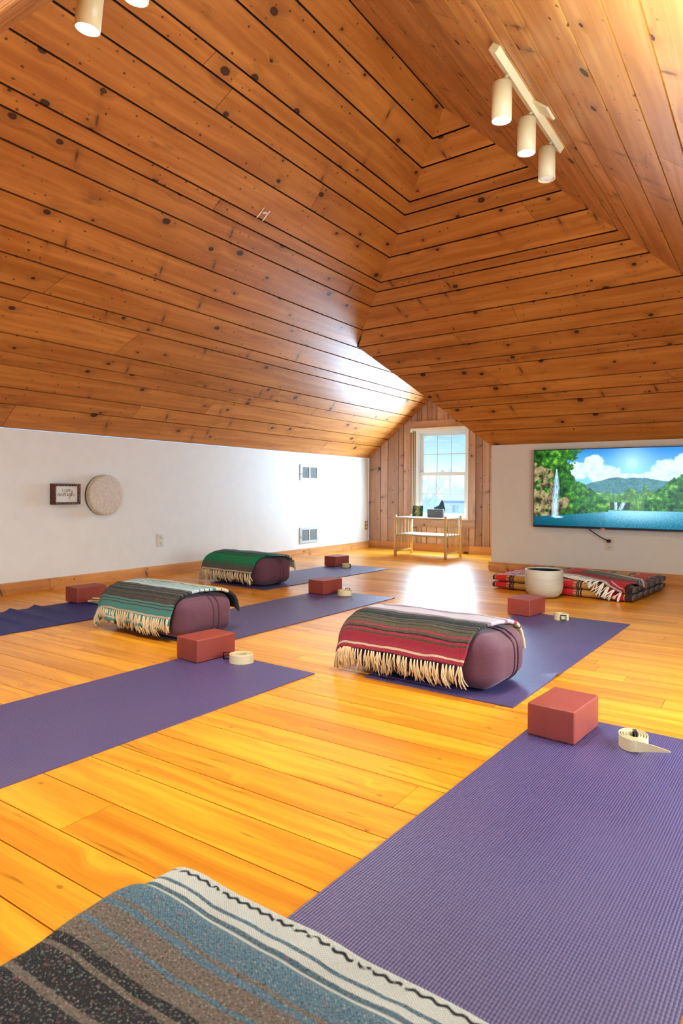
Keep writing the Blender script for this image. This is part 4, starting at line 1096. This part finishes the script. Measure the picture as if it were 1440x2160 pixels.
pts = [(-.075, 0, .07), (-.02, .0, 0), (.0, .02, .0), (.03, -.01, .0), (.08, 0, .055), (.045, .01, .125), (.03, .012, .135), (-.005, .0, .09)]
for a, b_, c_ in ((0, 1, 7), (1, 2, 7), (7, 2, 6), (2, 3, 5), (2, 5, 6), (3, 4, 5)): m.face([pts[a], pts[b_], pts[c_]])
fn = m.build('folded_napkin', plain('slate_fabric', (.07, .10, .12), .6, var=.3), None, True)
so = fn.modifiers.new('thickness', 'SOLIDIFY'); so.thickness = .004; so.offset = 0
fn.location = (-3.44, 7.23, zs_ + .1 - .095); fn.scale = (1., 1., 1.55)
tag(fn, 'dark folded sail shaped cloth standing behind the grey box on the shelf', 'cloth')

# ------------------------------------------------------------------ light
def area(name, loc, rot, sx, sy, power, col):
    l = bpy.data.lights.new(name, 'AREA'); l.shape = 'RECTANGLE'; l.size = sx; l.size_y = sy; l.energy = power; l.color = col
    o = bpy.data.objects.new(name, l); C.objects.link(o); o.location = loc; o.rotation_euler = rot; return o
area('window_daylight', (-3.633, YB - .07, 1.005), (-PI / 2 + .1, 0, 0), .70, 1.12, 52, (.80, .90, 1.))
area('rear_fill', (-1.6, YREAR + .15, .85), (PI / 2 + .08, 0, 0), 3.8, 1.2, 29, (.84, .92, 1.))  # added fill lamp behind the camera; the rear wall has no window
area('side_fill', (XRW - .1, 2.6, .75), (PI / 2, 0, PI / 2), 2.4, .9, 40, (1., .94, .84))  # added warm fill in front of the solid right knee wall
for p, lit in LAMPS:
    if not lit: continue
    l = bpy.data.lights.new('spot_bulb', 'SPOT'); l.energy = 45; l.color = (1., .82, .56); l.spot_size = math.radians(150); l.spot_blend = .9; l.shadow_soft_size = .04
    o = bpy.data.objects.new('spot_bulb', l); C.objects.link(o); o.location = p
sn_l = bpy.data.lights.new('winter_sun', 'SUN'); sn_l.energy = 2.2; sn_l.angle = .02; sn_l.color = (1., .96, .9)
so_ = bpy.data.objects.new('winter_sun', sn_l); C.objects.link(so_); so_.rotation_euler = (.95, 0, -.5); so_.location = (0, 0, 8)
lp = bpy.data.lights.new('slope_fill', 'SPOT'); lp.spot_size = math.radians(125); lp.spot_blend = 1.; lp.energy = 62; lp.color = (1., .87, .58); lp.shadow_soft_size = .12  # unseen uplight without a fixture, added to brighten the right slope
lo_ = bpy.data.objects.new('slope_fill', lp); C.objects.link(lo_); lo_.location = (-.25, 1.75, 1.3); lo_.rotation_euler = (PI - .12, -.25, 0)
w = bpy.data.worlds.new('winter_sky'); bpy.context.scene.world = w; w.use_nodes = True; nt = w.node_tree; nt.nodes.clear()
out = nt.nodes.new('ShaderNodeOutputWorld'); bg = nt.nodes.new('ShaderNodeBackground'); tcn = nt.nodes.new('ShaderNodeTexCoord'); sp = nt.nodes.new('ShaderNodeSeparateXYZ'); rp = nt.nodes.new('ShaderNodeValToRGB')
nt.links.new(tcn.outputs['Generated'], sp.inputs[0]); nt.links.new(sp.outputs[2], rp.inputs[0])
els = rp.color_ramp.elements
for p, c in ((0., (.95, .93, .92)), (.02, (.93, .92, .92)), (.05, (.62, .70, .82)), (.11, (.26, .42, .72)), (1., (.12, .26, .6))):
    if p == 0.: els[0].position = 0.; els[0].color = (*c, 1)
    elif p == 1.: els[-1].position = 1.; els[-1].color = (*c, 1)
    else: e = els.new(p); e.color = (*c, 1)
nz = nt.nodes.new('ShaderNodeTexNoise'); mp = nt.nodes.new('ShaderNodeMapping'); mp.inputs['Scale'].default_value = (6, 6, 40); nt.links.new(tcn.outputs['Generated'], mp.inputs[0]); nt.links.new(mp.outputs[0], nz.inputs[0]); nz.inputs['Detail'].default_value = 4
mr = nt.nodes.new('ShaderNodeMapRange'); mr.inputs[1].default_value = .5; mr.inputs[2].default_value = .75; mr.inputs[4].default_value = .35; nt.links.new(nz.outputs['Fac'], mr.inputs[0])
mx = nt.nodes.new('ShaderNodeMix'); mx.data_type = 'RGBA'; nt.links.new(mr.outputs[0], mx.inputs[0]); nt.links.new(rp.outputs[0], mx.inputs[6]); mx.inputs[7].default_value = (.9, .93, .97, 1)
nt.links.new(mx.outputs[2], bg.inputs[0]); bg.inputs[1].default_value = 1.; nt.links.new(bg.outputs[0], out.inputs[0])

# ------------------------------------------------------------------ camera
cam = bpy.data.cameras.new('camera'); co = bpy.data.objects.new('camera', cam); C.objects.link(co)
F_, CY_, YAW, ROL = 1374.0, 1034.4, .59323, .00605
c, s = math.cos(YAW), math.sin(YAW); Fv = V((-s, c, 0)); Rv = V((c, s, 0)); Uv = V((0, 0, 1))
R_ = math.cos(ROL) * Rv + math.sin(ROL) * Uv; U_ = -math.sin(ROL) * Rv + math.cos(ROL) * Uv
co.matrix_world = Matrix(((R_.x, U_.x, -Fv.x, 0), (R_.y, U_.y, -Fv.y, 0), (R_.z, U_.z, -Fv.z, .79), (0, 0, 0, 1)))
cam.sensor_fit = 'VERTICAL'; cam.sensor_height = 36; cam.sensor_width = 24; cam.lens = F_ / 2160 * 36; cam.shift_y = -(1080 - CY_) / 2160
cam.clip_start = .02; cam.clip_end = 500; cam.dof.use_dof = True; cam.dof.focus_distance = 3.2; cam.dof.aperture_fstop = 9
sc = bpy.context.scene; sc.camera = co
sc.view_settings.view_transform = 'Standard'; sc.view_settings.look = 'Medium High Contrast'; sc.view_settings.exposure = .36
sc.view_settings.use_white_balance = True; sc.view_settings.white_balance_temperature = 5000; sc.view_settings.white_balance_tint = -6
sc.cycles.use_denoising = True; sc.cycles.max_bounces = 6; sc.cycles.diffuse_bounces = 3; sc.cycles.glossy_bounces = 2; sc.cycles.adaptive_threshold = .08; sc.cycles.adaptive_min_samples = 12; sc.cycles.caustics_reflective = False; sc.cycles.caustics_refractive = False; sc.cycles.sample_clamp_indirect = 8.
